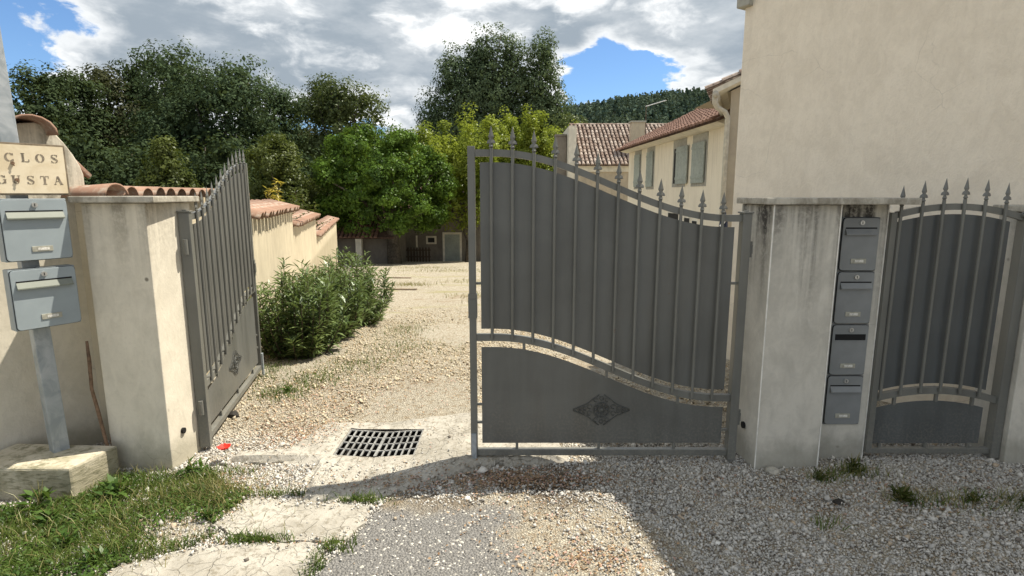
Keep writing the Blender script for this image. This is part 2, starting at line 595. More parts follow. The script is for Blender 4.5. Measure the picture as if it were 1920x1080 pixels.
litm = g.math('MULTIPLY', g.mapr(lit2, .40, .54), g.math('MULTIPLY', g.mapr(Y, 2.55, 2.8), g.mapr(Y, 3.05, 3.35, 1, 0)))
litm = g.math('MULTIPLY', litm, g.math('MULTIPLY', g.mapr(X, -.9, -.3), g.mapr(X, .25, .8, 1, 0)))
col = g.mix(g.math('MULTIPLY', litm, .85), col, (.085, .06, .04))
wild = g.mapr(Y, 48, 70)
col = g.mix(wild, col, (.06, .085, .03))
hgt = g.math('ADD', g.math('MULTIPLY', v1.outputs['Distance'], -1.0), g.math('MULTIPLY', cellv.outputs[1], .5))
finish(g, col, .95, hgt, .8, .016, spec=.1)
M['ground'] = m

# loose stones
m, g = newmat('loose_gravel')
rnd = g.n('ShaderNodeNewGeometry').outputs['Random Per Island']
r2 = g.math('FRACT', g.math('MULTIPLY', rnd, 37.3))
c = g.mix(rnd, (.37, .355, .325), (.64, .61, .55))
c = g.mix(g.mapr(r2, .86, .90), c, (.46, .37, .27))
c = g.mix(g.mapr(r2, .93, .96), c, (.16, .14, .12))
yy = g.n('ShaderNodeSeparateXYZ', Vector=g.n('ShaderNodeNewGeometry').outputs['Position']).outputs[1]
warm = g.mix(1.0, c, (1.0, .90, .72), 'MULTIPLY')
c = g.mix(g.mapr(yy, 3.2, 3.9), c, warm)
finish(g, c, .9, None, spec=.15)
M['gravel'] = m

M['leaf_forest'] = leafmat('leaf_forest', (.026, .040, .020), (.066, .092, .042), .16, .002, .16)
M['leaf_forest_blue'] = leafmat('leaf_forest_blue', (.032, .052, .028), (.082, .118, .060), .16, .003, .16)
M['leaf_brown'] = leafmat('leaf_brownish', (.034, .038, .020), (.072, .076, .040), .2, .003, .2)
M['leaf_round'] = leafmat('leaf_round', (.034, .052, .018), (.120, .145, .052), .25, .015, .2)
M['leaf_olive'] = leafmat('leaf_olive', (.030, .044, .012), (.110, .130, .032), .28, .015, .4)
M['leaf_ball'] = leafmat('leaf_ball', (.020, .046, .009), (.132, .225, .032), .28, .012, .9)
M['leaf_lime'] = leafmat('leaf_lime', (.12, .165, .020), (.34, .385, .055), .42, .015, .3)
M['leaf_poplar'] = leafmat('leaf_poplar', (.046, .074, .038), (.135, .180, .090), .25, .012, .15)
M['leaf_oleander'] = leafmat('leaf_oleander', (.060, .100, .032), (.190, .245, .090), .25, .04, 2.5)
M['leaf_yellow'] = leafmat('leaf_yellow', (.32, .25, .03), (.58, .46, .09), .4, .05, 3)
M['leaf_weed'] = leafmat('leaf_weed', (.035, .080, .018), (.115, .185, .040), .3, .015, 6)
M['grass'] = leafmat('grass_blade', (.045, .085, .018), (.150, .200, .050), .3, .01, 5)
M['grass_dry'] = leafmat('grass_dry', (.16, .15, .05), (.36, .32, .14), .3, .03, 3)
M['hill_wood'] = leafmat('hill_wood', (.030, .056, .052), (.135, .172, .112), .12, .0, .03)

# ------------------------------------------------------------------ ground
def zg(y):
    y = np.asarray(y, float)
    z = np.where(y < 4, 0, np.where(y < 6, -.088 * (y - 4) ** 2 / 4, -.088 * (y - 5)))
    return np.where(y > 44, -.088 * 39 - .008 * (np.minimum(y, 200) - 44), z)


GX0, GX1, GY0, GY1 = -1.1, -.6, 3.2, 3.6       # drain opening
xs = np.unique(np.round(np.concatenate([np.array([-900, -500, -250, -120, -60, -30, -16, -10, -7]), np.arange(-5, 5.01, .1), np.array([7, 10, 16, 30, 60, 120, 250, 500, 900])]), 3))
ys = np.unique(np.round(np.concatenate([np.array([-300, -120, -40, -15, -6, -3]), np.arange(-1.5, 8.01, .1), np.arange(8.5, 46, .75), np.array([50, 60, 80, 110, 160, 220, 300, 420, 600, 900, 1500])]), 3))
GXX, GYY = np.meshgrid(xs, ys)
rs = np.random.RandomState(3)
wob = np.where((np.abs(GXX) < 5) & (GYY > -1.5) & (GYY < 8), rs.uniform(-.004, .004, GXX.shape), 0)
V = np.stack([GXX, GYY, zg(GYY) + wob], -1).reshape(-1, 3)
nx = len(xs)
F = []
for j in range(len(ys) - 1):
    for i in range(nx - 1):
        cx, cy = (xs[i] + xs[i + 1]) / 2, (ys[j] + ys[j + 1]) / 2
        if GX0 < cx < GX1 and GY0 < cy < GY1:
            continue
        F.append((j * nx + i, j * nx + i + 1, (j + 1) * nx + i + 1, (j + 1) * nx + i))
tag(np_obj('ground', V, F, M['ground'], smooth=True), 'pale gravel forecourt and sloping gravel drive', None, None, 'structure')


def inside(poly, x, y):
    x = np.asarray(x); y = np.asarray(y)
    r = np.zeros(x.shape, bool)
    n = len(poly)
    for i in range(n):
        x1, y1 = poly[i]
        x2, y2 = poly[(i + 1) % n]
        c = ((y1 > y) != (y2 > y)) & (x < (x2 - x1) * (y - y1) / ((y2 - y1) + 1e-12) + x1)
        r ^= c
    return r


def rough_poly(poly, step=.05, amp=.012, seed=0):
    rr = random.Random(seed)
    out = []
    for i in range(len(poly)):
        a, b = Vector(poly[i]), Vector(poly[(i + 1) % len(poly)])
        k = max(1, int((b - a).length / step))
        for j in range(k):
            p = a.lerp(b, j / k)
            out.append((p.x + rr.gauss(0, amp), p.y + rr.gauss(0, amp)))
    return out


# threshold slab round the drain, dished towards the grate
APRON = [(-1.72, 3.15), (-1.72, 3.25), (-1.40, 3.29), (-1.31, 3.70), (-.60, 3.83), (-.15, 3.88), (.30, 3.82), (.34, 3.16), (-.2, 3.07), (-.72, 2.73), (-1.12, 2.71), (-1.18, 3.13)]
APRON_R = rough_poly(APRON, .06, .010, 4)
def poly_dist(poly, x, y):
    x = np.asarray(x, float); y = np.asarray(y, float)
    best = np.full(x.shape, 9.0)
    for i in range(len(poly)):
        (x1, y1), (x2, y2) = poly[i], poly[(i + 1) % len(poly)]
        dx, dy = x2 - x1, y2 - y1
        t = np.clip(((x - x1) * dx + (y - y1) * dy) / (dx * dx + dy * dy + 1e-12), 0, 1)
        best = np.minimum(best, np.hypot(x - x1 - t * dx, y - y1 - t * dy))
    return best
def z_apron(x, y):
    f = np.clip(poly_dist(APRON, x, y) / .03, 0, 1)
    return (.010 + np.minimum(.070 * np.abs(x + .85), .034) + .004 * np.sin(7 * y + 3 * x)) * f - .012 * (1 - f)
st = .025
axs = np.round(np.arange(-1.8, .45, st), 3); ays = np.round(np.arange(2.65, 3.95, st), 3)
mb = MB(); idx = {}
def apv(i, j, low):
    k = (i, j, low)
    if k not in idx:
        idx[k] = len(mb.v)
        x, y = axs[i], ays[j]
        mb.v.append((x, y, -.03 if low else float(z_apron(x, y)) + .0015 * math.sin(53 * x * y + 31 * y)))
    return idx[k]
keep = set()
for i in range(len(axs) - 1):
    for j in range(len(ays) - 1):
        cx, cy = axs[i] + st / 2, ays[j] + st / 2
        if inside(APRON_R, np.array([cx]), np.array([cy]))[0] and not (GX0 < cx < GX1 and GY0 < cy < GY1):
            keep.add((i, j))
for (i, j) in keep:
    mb.f.append((apv(i, j, 0), apv(i + 1, j, 0), apv(i + 1, j + 1, 0), apv(i, j + 1, 0)))
    for (di, dj, a, b) in ((-1, 0, (i, j + 1), (i, j)), (1, 0, (i + 1, j), (i + 1, j + 1)), (0, -1, (i, j), (i + 1, j)), (0, 1, (i + 1, j + 1), (i, j + 1))):
        if (i + di, j + dj) not in keep:
            mb.f.append((apv(*a, 0), apv(*a, 1), apv(*b, 1), apv(*b, 0)))
tag(mb.build('concrete_threshold', M['concrete'], recalc=False), 'dished concrete threshold around the drain grate', None, None, 'structure')

PAD1 = [(-1.43, 2.74), (-1.11, 2.685), (-.735, 2.655), (-.725, 2.50), (-.79, 2.37), (-.90, 2.36), (-1.14, 2.385), (-1.36, 2.43), (-1.46, 2.50), (-1.38, 2.62)]
PAD2 = [(-1.50, 2.285), (-1.34, 2.33), (-1.12, 2.35), (-.91, 2.335), (-.85, 2.255), (-.89, 2.13), (-.96, 1.95), (-1.3, 1.8), (-1.75, 1.85), (-1.72, 2.16)]
for k, pl in enumerate((PAD1, PAD2)):
    poly = rough_poly(pl, .035, .010, 20 + k)
    bm = bmesh.new()
    vs = [bm.verts.new((x, y, .014)) for x, y in poly]
    f = bm.faces.new(vs)
    bmesh.ops.triangulate(bm, faces=[f])
    ret = bmesh.ops.extrude_face_region(bm, geom=list(bm.faces))
    for e in ret['geom']:
        if isinstance(e, bmesh.types.BMVert):
            e.co.z = -.03
    bmesh.ops.recalc_face_normals(bm, faces=bm.faces)
    me = bpy.data.meshes.new('concrete_pavement'); bm.to_mesh(me); bm.free()
    me.materials.append(M['concrete'])
    o = bpy.data.objects.new('concrete_pavement', me); COL.objects.link(o)
    tag(o, ['cracked concrete pad beside the asphalt, nearer the drain', 'cracked concrete pad at the bottom edge beside the grass'][k], None, None, 'structure')

# drain: pit below and folded cast grate
root = thing('drain_grate', 'grey metal drain grate with a fold in its middle, in the threshold', 'drain grate', (-.85, 3.4, 0))
pit = MB()
d = .42
pit.add([(GX0, GY0, .02), (GX1, GY0, .02), (GX1, GY1, .02), (GX0, GY1, .02), (GX0, GY0, -d), (GX1, GY0, -d), (GX1, GY1, -d), (GX0, GY1, -d)],
        [(4, 5, 6, 7), (0, 1, 5, 4), (1, 2, 6, 5), (2, 3, 7, 6), (3, 0, 4, 7)])
pit.build('pit', M['stone_dark'], root, local=False, recalc=False)
for s in (-1, 1):
    b = MB()
    def zz(x): return .004 + .070 * abs(x + .85)
    x_in, x_out = -.85 + s * .004, -.85 + s * .246
    def bar(xa, xb, y0, y1, t=.009):
        for (p, q) in ((xa, xb),):
            b.add([(p, y0, zz(p) - t), (q, y0, zz(q) - t), (q, y1, zz(q) - t), (p, y1, zz(p) - t), (p, y0, zz(p)), (q, y0, zz(q)), (q, y1, zz(q)), (p, y1, zz(p))],
                  [(0, 3, 2, 1), (4, 5, 6, 7), (0, 1, 5, 4), (1, 2, 6, 5), (2, 3, 7, 6), (3, 0, 4, 7)])
    for k in range(7):
        xx = x_in + (x_out - x_in) * k / 6
        bar(xx - .0052, xx + .0052, GY0 + .004, GY1 - .004)
    for k in range(5):
        yy = GY0 + .012 + (GY1 - GY0 - .024) * k / 4
        bar(min(x_in, x_out) - .004, max(x_in, x_out) + .004, yy - .0055, yy + .0055, .008)
    b.build('grate_panel', M['grate'], root, local=False)

# ------------------------------------------------------------------ hill beyond the houses
def hill_z(x, y):
    crest = 100 + 10 * math.sin((x - 40) / 90.0) + np.interp(x, [-400, -120, -40, 60, 130, 260, 500], [-58, -52, -42, -27, -22, -19, -26])
    t = np.clip((y - 230) / 330.0, 0, 1)
    return -6 + (crest + 6) * (t * t * (3 - 2 * t)) - np.clip(y - 580, 0, 400) * .1
hx = np.arange(-700, 901, 25.0); hy = np.arange(225, 801, 25.0)
HX, HY = np.meshgrid(hx, hy)
HZ = np.array([[hill_z(x, y) for x in hx] for y in hy])
V = np.stack([HX, HY, HZ], -1).reshape(-1, 3)
F = [(j * len(hx) + i, j * len(hx) + i + 1, (j + 1) * len(hx) + i + 1, (j + 1) * len(hx) + i) for j in range(len(hy) - 1) for i in range(len(hx) - 1)]
M['hill'] = plain('hill_ground', (.035, .05, .03), .95, .3, .05, 0)
tag(np_obj('hill', V, F, M['hill'], smooth=True), 'wooded hill behind the houses', None, None, 'structure')
rs = np.random.RandomState(8)
N = 5200
tx = rs.uniform(-150, 330, N); ty = 330 + 270 * rs.uniform(0, 1, N) ** .8
tz = np.array([hill_z(a, b) for a, b in zip(tx, ty)])
th = rs.uniform(6, 12, N)
K = 22
u = rs.uniform(0, 1, (N, K)); ang = rs.uniform(0, 2 * np.pi, (N, K))
rad = (1 - u) ** .7 * .26 * th[:, None] * rs.uniform(.5, 1, (N, K)) + .3
P = np.stack([tx[:, None] + rad * np.cos(ang), ty[:, None] + rad * np.sin(ang), tz[:, None] - .5 + th[:, None] * (.12 + .88 * u)], -1).reshape(-1, 3)
NR = np.stack([np.cos(ang), np.sin(ang), rs.uniform(.1, .9, (N, K))], -1).reshape(-1, 3) + rs.normal(0, .3, (N * K, 3))


def leaf_quads(P, Nr, L, W, rs, fold=.12, tang=None):
    n = len(P)
    Nr = Nr / (np.linalg.norm(Nr, axis=1, keepdims=True) + 1e-9)
    if tang is None:
        tang = rs.normal(0, 1, (n, 3))
    t = tang - Nr * np.sum(tang * Nr, 1, keepdims=True)
    t /= (np.linalg.norm(t, axis=1, keepdims=True) + 1e-9)
    b = np.cross(Nr, t)
    L = np.broadcast_to(np.asarray(L, float), (n,))[:, None]; W = np.broadcast_to(np.asarray(W, float), (n,))[:, None]
    v0 = P - t * L * .5
    v2 = P + t * L * .5 - Nr * L * .08
    v1 = P + b * W * .5 + Nr * W * fold
    v3 = P - b * W * .5 + Nr * W * fold
    V = np.stack([v0, v1, v2, v3], 1).reshape(-1, 3)
    F = np.arange(4 * n).reshape(n, 4)
    return V, F


V, F = leaf_quads(P, NR, rs.uniform(1.6, 3.2, len(P)), rs.uniform(1.2, 2.4, len(P)), rs)
tag(np_obj('hill_wood', V, F, M['hill_wood']), 'dark conifer wood covering the hill', None, None, 'stuff')

# ------------------------------------------------------------------ gate leaves
def S_curve(X):
    t = min(1, max(0, (X + .1) / 1.32))
    return .5 * (1 + math.cos(math.pi * t))
def z_top(X): return 1.470 + .356 * S_curve(X)
def z_mid(X): return .417 + .367 * S_curve(X)


def spear(mb, x, z, y=-.024, s=1.0):
    """cast arrowhead finial: blade with ridge, two drooping barbs and a collar. Stands on z."""
    prof = [(0.0085, .0), (.012, .012), (.0085, .026), (.008, .034), (.017, .026), (.0245, .029), (.020, .042), (.009, .050), (.0155, .063), (.0095, .086), (.0, .124)]
    L = [(-a, h) for a, h in prof[:-1]]
    out = [(a, h) for a, h in prof] + L[::-1]
    n = len(out)
    vs = []
    for a, h in out:
        vs.append((x + a * s, y, z + h * s))
    ctr = [(x, y - .0085 * s, z + .03 * s), (x, y + .0085 * s, z + .03 * s), (x, y - .009 * s, z + .064 * s), (x, y + .009 * s, z + .064 * s)]
    o = n
    vs += ctr
    fs = []
    for i in range(n):
        j = (i + 1) % n
        h = (out[i][1] + out[j][1]) / 2
        c0, c1 = (o, o + 1) if h < .047 else (o + 2, o + 3)
        fs.append((i, j, c0)); fs.append((j, i, c1))
    # bridge the two ridge points at the waist
    wi = [i for i in range(n) if abs(out[i][1] - .050) < 1e-6]
    if len(wi) == 2:
        a, b = wi
        fs += [(a, o, o + 2), (b, o + 2, o), (a, o + 3, o + 1), (b, o + 1, o + 3)]
    mb.add(vs, fs)
    mb.blob((x, y, z + .012 * s), 0.0118 * s, .0118 * s, .009 * s, 8, 4)


def make_rosette(parent, cx, cz, y, mat):
    b = MB()
    ex, ez = (1, 0, 0), (0, 0, 1)
    b.blob((cx, y - .004, cz), .015, .008, .015, 10, 5)
    b.ring((cx, y - .003, cz), .024, .0026, ex, ez, 14, 5)
    for k in range(8):
        a = 2 * math.pi * k / 8
        b.blob((cx + .033 * math.cos(a), y - .003, cz + .033 * math.sin(a)), .008, .005, .008, 6, 4)
    b.ring((cx, y - .004, cz), .046, .0038, ex, ez, 20, 5)
    def scroll(x, z, r, a0, a1):
        b.ring((cx + x, y - .003, cz + z), r, .0024, ex, ez, 10, 4, a0, a1)
    for sx in (-1, 1):
        for (x, z, r) in ((.070, .020, .013), (.070, -.020, .013), (.100, .010, .010), (.100, -.010, .010), (.126, .007, .008), (.126, -.007, .008), (.150, 0, .009), (.034, .062, .012), (.034, -.062, .012)):
            scroll(sx * x, z, r, 0, 2 * math.pi * .82)
        for sz in (-1, 1):
            b.tube([(cx + sx * q[0], y - .002, cz + sz * q[1]) for q in ((.168, .004), (.128, .020), (.088, .036), (.052, .066), (.014, .094))], .0026, 4)
    for sz in (-1, 1):
        scroll(0, sz * .072, .012, 0, 6.28)
    return b.build('rosette', mat, parent, smooth=True)


def gate_leaf(label, group, loc, rz, s):
    """s=-1: hinges on the right; s=+1: hinges on the left. X runs -.245 (free end) .. 1.336 (hinge)"""
    root = thing('gate_leaf', label, 'gate', loc, rz, group)
    def lx(X): return s * (1.336 - X)
    def mp(mb):
        mb.v = [(lx(x), y, z) for x, y, z in mb.v]
        return mb
    mat, sh = M['gate'], M['gate_sheet']
    b = MB(); b.bbox(-.245, -.205, -.02, .02, .055, 1.862, .003); mp(b).build('stile', mat, root)
    b = MB(); b.bbox(1.286, 1.336, -.03, .03, .03, 1.497, .004); mp(b).build('hinge_stile', mat, root)
    b = MB(); b.bbox(1.278, 1.342, -.036, .036, 1.497, 1.506, .002); b.bbox(1.300, 1.322, -.012, .012, 1.506, 1.514, .002); mp(b).build('stile_cap', mat, root)
    xs = np.linspace(-.205, 1.286, 33)
    b = MB().band(xs, lambda x: z_top(x) - .019, lambda x: z_top(x) + .019, -.014, .014); mp(b).build('top_rail', mat, root)
    b = MB().band(xs, lambda x: z_mid(x) - .020, lambda x: z_mid(x) + .020, -.015, .015); mp(b).build('middle_rail', mat, root)
    b = MB(); b.bbox(-.205, 1.286, -.018, .018, .058, .096, .003); mp(b).build('bottom_rail', mat, root)
    xs = np.linspace(-.178, 1.252, 33)
    b = MB().band(xs, lambda x: z_mid(x) + .049, lambda x: z_top(x) - .050, .000, .003); mp(b).build('upper_sheet', sh, root)
    b = MB().band(xs, lambda x: .130, lambda x: z_mid(x) - .060, .000, .003); low = mp(b).build('lower_sheet', sh, root)
    for k in range(12):
        X = -.114 + .117 * k
        zt = z_top(X) + .024
        bar = MB()
        bar.tube([(X, -.024, z_mid(X) - .004), (X, -.024, zt)], .0092, 8)
        bo = mp(bar).build('bar', mat, root, smooth=False)
        sp_ = MB(); spear(sp_, X, zt - .002); mp(sp_).build('spear_point', mat, bo)
    for (x0, z0, z1) in ((.07, z_mid(.07) - .064, z_mid(.07) - .015), (.555, z_mid(.555) - .066, z_mid(.555) - .015), (.98, z_mid(.98) - .066, z_mid(.98) - .015), (.03, .092, .134), (.52, .092, .134), (.97, .092, .134)):
        b = MB(); b.box(x0 - .008, x0 + .008, -.006, .010, z0, z1); mp(b).build('spacer', mat, root)
    for (x0, x1, z) in ((-.207, -.174, .375), (-.207, -.174, .262), (1.248, 1.288, .215), (-.207, -.174, 1.1), (1.248, 1.288, 1.1)):
        b = MB(); b.box(x0, x1, -.005, .009, z - .007, z + .007); mp(b).build('spacer', mat, root)
    r = make_rosette(low, 0, 0, -.003, M['rosette'])
    r.location = (lx(.53), 0, .34)
    b = MB(); b.bbox(-.241, -.211, -.034, -.018, .0, .20, .002); mp(b).build('drop_bolt', M['galv'], root)
    b = MB(); b.box(-.245, -.205, -.03, .03, .93, 1.01); b.box(-.25, -.20, -.024, .024, .90, 1.04); mp(b).build('lock_case', mat, root)
    for z in (.25, 1.25):
        b = MB(); b.tube([(1.345, .0, z), (1.345, .0, z + .09)], .014, 8); b.box(1.33, 1.36, -.006, .006, z + .02, z + .07); mp(b).build('hinge', mat, root)
    return root


gate_leaf('closed dark grey sheet metal gate leaf standing across the drive', 'leaves of the drive gate', (1.336, 3.15, 0), 0, -1)
gate_leaf('open grey gate leaf swung inward beside the left pillar', 'leaves of the drive gate', (-1.930, 3.30, 0), R(102.4), 1)

# pedestrian gate
root = thing('pedestrian_gate', 'narrow dark grey arched gate right of the letterbox pillar', 'gate', (2.17, 3.20, 0))
def pz(x, base): return base - .42 * (x - 2.52) ** 2
def pb(b, n, m_, smooth=False, par=root):
    return b.build(n, m_, par, local=False, smooth=smooth)
b = MB(); b.bbox(2.15, 2.185, 3.18, 3.22, .05, 1.50, .003); pb(b, 'stile', M['gate'])
b = MB(); b.bbox(2.902, 2.955, 3.17, 3.23, .02, 1.475, .004); pb(b, 'hinge_stile', M['gate'])
b = MB(); b.bbox(2.885, 2.965, 3.16, 3.24, 1.475, 1.49, .003); b.blob((2.925, 3.2, 1.495), .02, .02, .014); pb(b, 'stile_cap', M['gate'])
xs = np.linspace(2.185, 2.902, 21)
b = MB().band(xs, lambda x: pz(x, 1.533) - .018, lambda x: pz(x, 1.533) + .018, 3.186, 3.214); pb(b, 'top_rail', M['gate'])
b = MB().band(xs, lambda x: pz(x, .445) - .020, lambda x: pz(x, .445) + .020, 3.185, 3.215); pb(b, 'middle_rail', M['gate'])
b = MB(); b.bbox(2.185, 2.902, 3.182, 3.218, .045, .078, .003); pb(b, 'bottom_rail', M['gate'])
xs = np.linspace(2.186, 2.842, 21)
b = MB().band(xs, lambda x: pz(x, .445) + .042, lambda x: pz(x, 1.533) - .042, 3.2, 3.203); pb(b, 'upper_sheet', M['ped_sheet_shaded'])
b = MB().band(xs, lambda x: .104, lambda x: pz(x, .445) - .068, 3.2, 3.203); pb(b, 'lower_sheet', M['ped_sheet_shaded'])
for k in range(6):
    X = 2.196 + .1176 * k
    zt = pz(X, 1.533) + .042
    bar = MB(); bar.tube([(X, 3.176, pz(X, .445) - .004), (X, 3.176, zt)], .0092, 8)
    bo = pb(bar, 'bar', M['gate'])
    s_ = MB(); spear(s_, X, zt - .002, 3.176); s_.v = [tuple(Vector(p) - root.location) for p in s_.v]
    s_.build('spear_point', M['gate'], bo)
for (x0, z0, z1) in ((2.30, pz(2.3, .445) - .072, pz(2.3, .445) - .015), (2.55, pz(2.55, .445) - .072, pz(2.55, .445) - .015), (2.77, pz(2.77, .445) - .072, pz(2.77, .445) - .015), (2.24, .075, .108), (2.52, .075, .108), (2.78, .075, .108)):
    b = MB(); b.box(x0 - .008, x0 + .008, 3.194, 3.21, z0, z1); pb(b, 'spacer', M['gate'])

# ------------------------------------------------------------------ right letterbox pillar
root = thing('letterbox_pillar', 'stained concrete pillar with a bank of four letterboxes set in it', 'pillar', (1.80, 3.25, 0))
def rotp(x, y, a=R(5.0), c=(1.43, 3.07)):
    dx, dy = x - c[0], y - c[1]
    return (c[0] + dx * math.cos(a) - dy * math.sin(a), c[1] + dx * math.sin(a) + dy * math.cos(a))
FB = [rotp(1.43, 3.07), rotp(1.818, 3.07), rotp(1.818, 3.42), (1.395, 3.42)]
b = MB(); b.prism(FB, -.05, 1.545); b.build('shaft', M['pillar_r'], root, local=False, bevel=.006)
b = MB(); b.box(FB[2][0] - .06, 2.145, 3.205, 3.44, -.05, 1.5445); b.build('letterbox_wing', M['pillar_r'], root, local=False, bevel=.005)
b = MB(); b.bbox(1.375, 2.205, 3.035, 3.46, 1.547, 1.583, .006); b.build('cap', M['cap'], root, local=False)
for (x, y) in (FB[0], FB[1], (2.145, 3.205)):
    b = MB(); b.box(x - .003, x + .003, y - .003, y + .003, 0, 1.5435); b.build('pale_edge_strip', M['pale_edge'], root, local=False)  # thin off-white strip down the pillar edge
b = MB(); b.tube([(1.4035, 3.22, .215), (1.42, 3.22, .215)], .021, 10); b.build('bolt_hole', M['black'], root, local=False)


def letterbox(name, label, group, mat, loc, rz, w, h, dep, kind, door_off=0.0):
    """local frame: x along the front, -y out of the front, origin at the bottom centre of the front"""
    t = thing(name, label, 'mailbox', loc, rz, group)
    b = MB(); b.bbox(-w / 2, w / 2, .004, dep, 0, h, .006); b.build('case', mat, t)
    dw = w - .008
    # door with rounded corners
    rr = .018
    pts = []
    for (cx, cz, a0) in ((dw / 2 - rr, rr + .004, -90), (dw / 2 - rr, h - rr - .004, 0), (-dw / 2 + rr, h - rr - .004, 90), (-dw / 2 + rr, rr + .004, 180)):
        for k in range(5):
            a = R(a0 + 22.5 * k)
            pts.append((cx + rr * math.cos(a), cz + rr * math.sin(a)))
    b = MB(); b.prism(pts, -.008, .0035, 'y'); door = b.build('door', mat, t, bevel=.002)
    pts2 = [(x * 1.012, (z - h / 2) * 1.012 + h / 2) for x, z in pts]
    b = MB(); b.prism(pts2, -.0035, .0030, 'y'); b.build('door_gasket', M['black'], t)
    zl = h * .90
    b = MB(); b.tube([(0, -.016, zl), (0, -.006, zl)], .013, 12); b.build('lock', M['lock'], door)
    b = MB(); b.box(-.0016, .0016, -.0172, -.0158, zl - .007, zl + .007); b.build('keyhole', M['black'], door)
    zs = h * .755
    sw = dw * .43
    if kind == 'open':
        b = MB(); b.box(-sw, sw, -.0095, -.007, zs - .018, zs + .018); b.build('slot', M['black'], door)
        b = MB(); b.box(-sw - .006, sw + .006, -.011, -.007, zs - .026, zs - .019); b.build('slot_lip', mat, door)
    else:
        fm = M['flap'] if kind == 'flap' else mat
        b = MB(); b.box(-sw, sw, -.0092, -.007, zs - .014, zs + .018); b.build('slot', M['black'], door)
        b = MB()
        b.add([(-sw, -.0098, zs + .010), (sw, -.0098, zs + .010), (sw, -.026, zs - .018), (-sw, -.026, zs - .018), (-sw, -.0082, zs + .010), (sw, -.0082, zs + .010), (sw, -.0082, zs - .026), (-sw, -.0082, zs - .026), (-sw, -.026, zs - .024), (sw, -.026, zs - .024)],
              [(0, 1, 2, 3), (3, 2, 9, 8), (8, 9, 6, 7), (0, 4, 5, 1), (4, 7, 6, 5), (0, 3, 8, 7, 4), (1, 5, 6, 9, 2)])
        b.build('flap', fm, door)
    zn = h * .19
    b = MB(); b.bbox(-.044 + door_off, .044 + door_off, -.012, -.007, zn - .014, zn + .014, .0015); pl = b.build('name_plate', M['plate'], door)
    b = MB(); b.box(-.020 + door_off, .028 + door_off, -.0132, -.0118, zn - .007, zn + .007); b.build('name_card', M['paper'], pl)
    return t


labels = ['topmost grey letterbox in the bank set into the right pillar', 'second grey letterbox from the top in the right pillar bank',
          'third grey letterbox from the top, its mail slot gaping black', 'lowest grey letterbox in the right pillar bank, nearest the gravel']
for k, (z0, kind) in enumerate(((1.165, 'same'), (.853, 'same'), (.540, 'open'), (.228, 'same'))):
    letterbox('letterbox', labels[k], 'letterboxes set in the right pillar', M['box_grey'], (1.990, 3.197, z0), 0, .216, .3085, .008, kind)

# pillar at the far right, joined to the house
root = thing('gate_pillar', 'grey rendered pillar at the right edge beside the pedestrian gate', 'pillar', (3.15, 3.3, 0))
b = MB(); b.prism([(2.962, 3.14), (3.30, 3.14), (3.30, 3.42), (2.962, 3.42)], -.05, 1.50); b.build('shaft', M['pillar_r'], root, local=False, bevel=.006)
b = MB(); b.bbox(2.94, 3.32, 3.11, 3.45, 1.502, 1.54, .006); b.build('cap', M['cap'], root, local=False)

# left pillar
root = thing('gate_pillar', 'cream rendered pillar with a sunlit side, hinging the open leaf', 'pillar', (-2.18, 3.3, 0))
b = MB(); b.prism([(-2.365, 3.09), (-1.995, 3.06), (-1.955, 3.42), (-2.33, 3.45)], -.05, 1.555); b.build('shaft', M['pillar_l'], root, local=False, bevel=.006)
b = MB(); b.bbox(-2.385, -1.925, 3.03, 3.48, 1.557, 1.592, .006); b.build('cap', M['cap'], root, local=False)
b = MB(); b.tube([(-1.987, 3.17, .20), (-1.97, 3.17, .20)], .018, 10); b.build('bolt_hole', M['black'], root, local=False)

b = MB(); b.tube([(-2.415, 3.075, .78), (-2.405, 3.062, .66), (-2.41, 3.06, .50), (-2.385, 3.055, .36), (-2.36, 3.05, .2), (-2.325, 3.03, .06), (-2.31, 3.01, -.02)], [.007, .010, .009, .010, .009, .011, .012], 7)
b.tube([(-2.34, 3.04, .11), (-2.31, 3.02, .16), (-2.30, 3.01, .25)], [.004, .003, .001], 5)
tag(b.build('dry_vine', M['stem'], smooth=True), 'dry brown vine stem climbing the left pillar corner', 'vine')

# ------------------------------------------------------------------ canal tiles
def canal_tile(length=.42, r0=.095, r1=.075, t=.012, seg=8):
    """half-round tile along +x (wide end at x=0), hollow side down, centred on y"""
    b = MB()
    vs = []
    for i, (x, r) in enumerate(((0, r0), (length, r1))):
        for rr in (r, r - t):
            for k in range(seg + 1):
                a = math.pi * k / seg
                vs.append((x, rr * math.cos(a), rr * math.sin(a) * .82))
    n = seg + 1
    fs = []
    for k in range(seg):
        fs.append((k, k + 1, 2 * n + k + 1, 2 * n + k))
        fs.append((n + k, 3 * n + k, 3 * n + k + 1, n + k + 1))
        fs.append((k, n + k, n + k + 1, k + 1))
        fs.append((2 * n + k, 2 * n + k + 1, 3 * n + k + 1, 3 * n + k))
    fs += [(0, 2 * n, 3 * n, n), (seg, n + seg, 3 * n + seg, 2 * n + seg)]
    return b.add(vs, fs)


TILE = canal_tile().mesh('coping_tile')
TILE.materials.append(M['tile'])
TILE.polygons.foreach_set('use_smooth', [True] * len(TILE.polygons))


def place_tile(parent, loc, xdir, zdir=(0, 0, 1), name='coping_tile', sc=1.0):
    """world placement; parent is an unrotated root"""
    x = Vector(xdir).normalized()
    y = Vector(zdir).cross(x).normalized()
    z = x.cross(y)
    o = bpy.data.objects.new(name, TILE)
    COL.objects.link(o)
    o.parent = parent
    m3 = Matrix((x, y, z)).transposed()
    o.matrix_local = Matrix.Translation(Vector(loc) - parent.location) @ m3.to_4x4() @ Matrix.Scale(sc, 4)
    return o


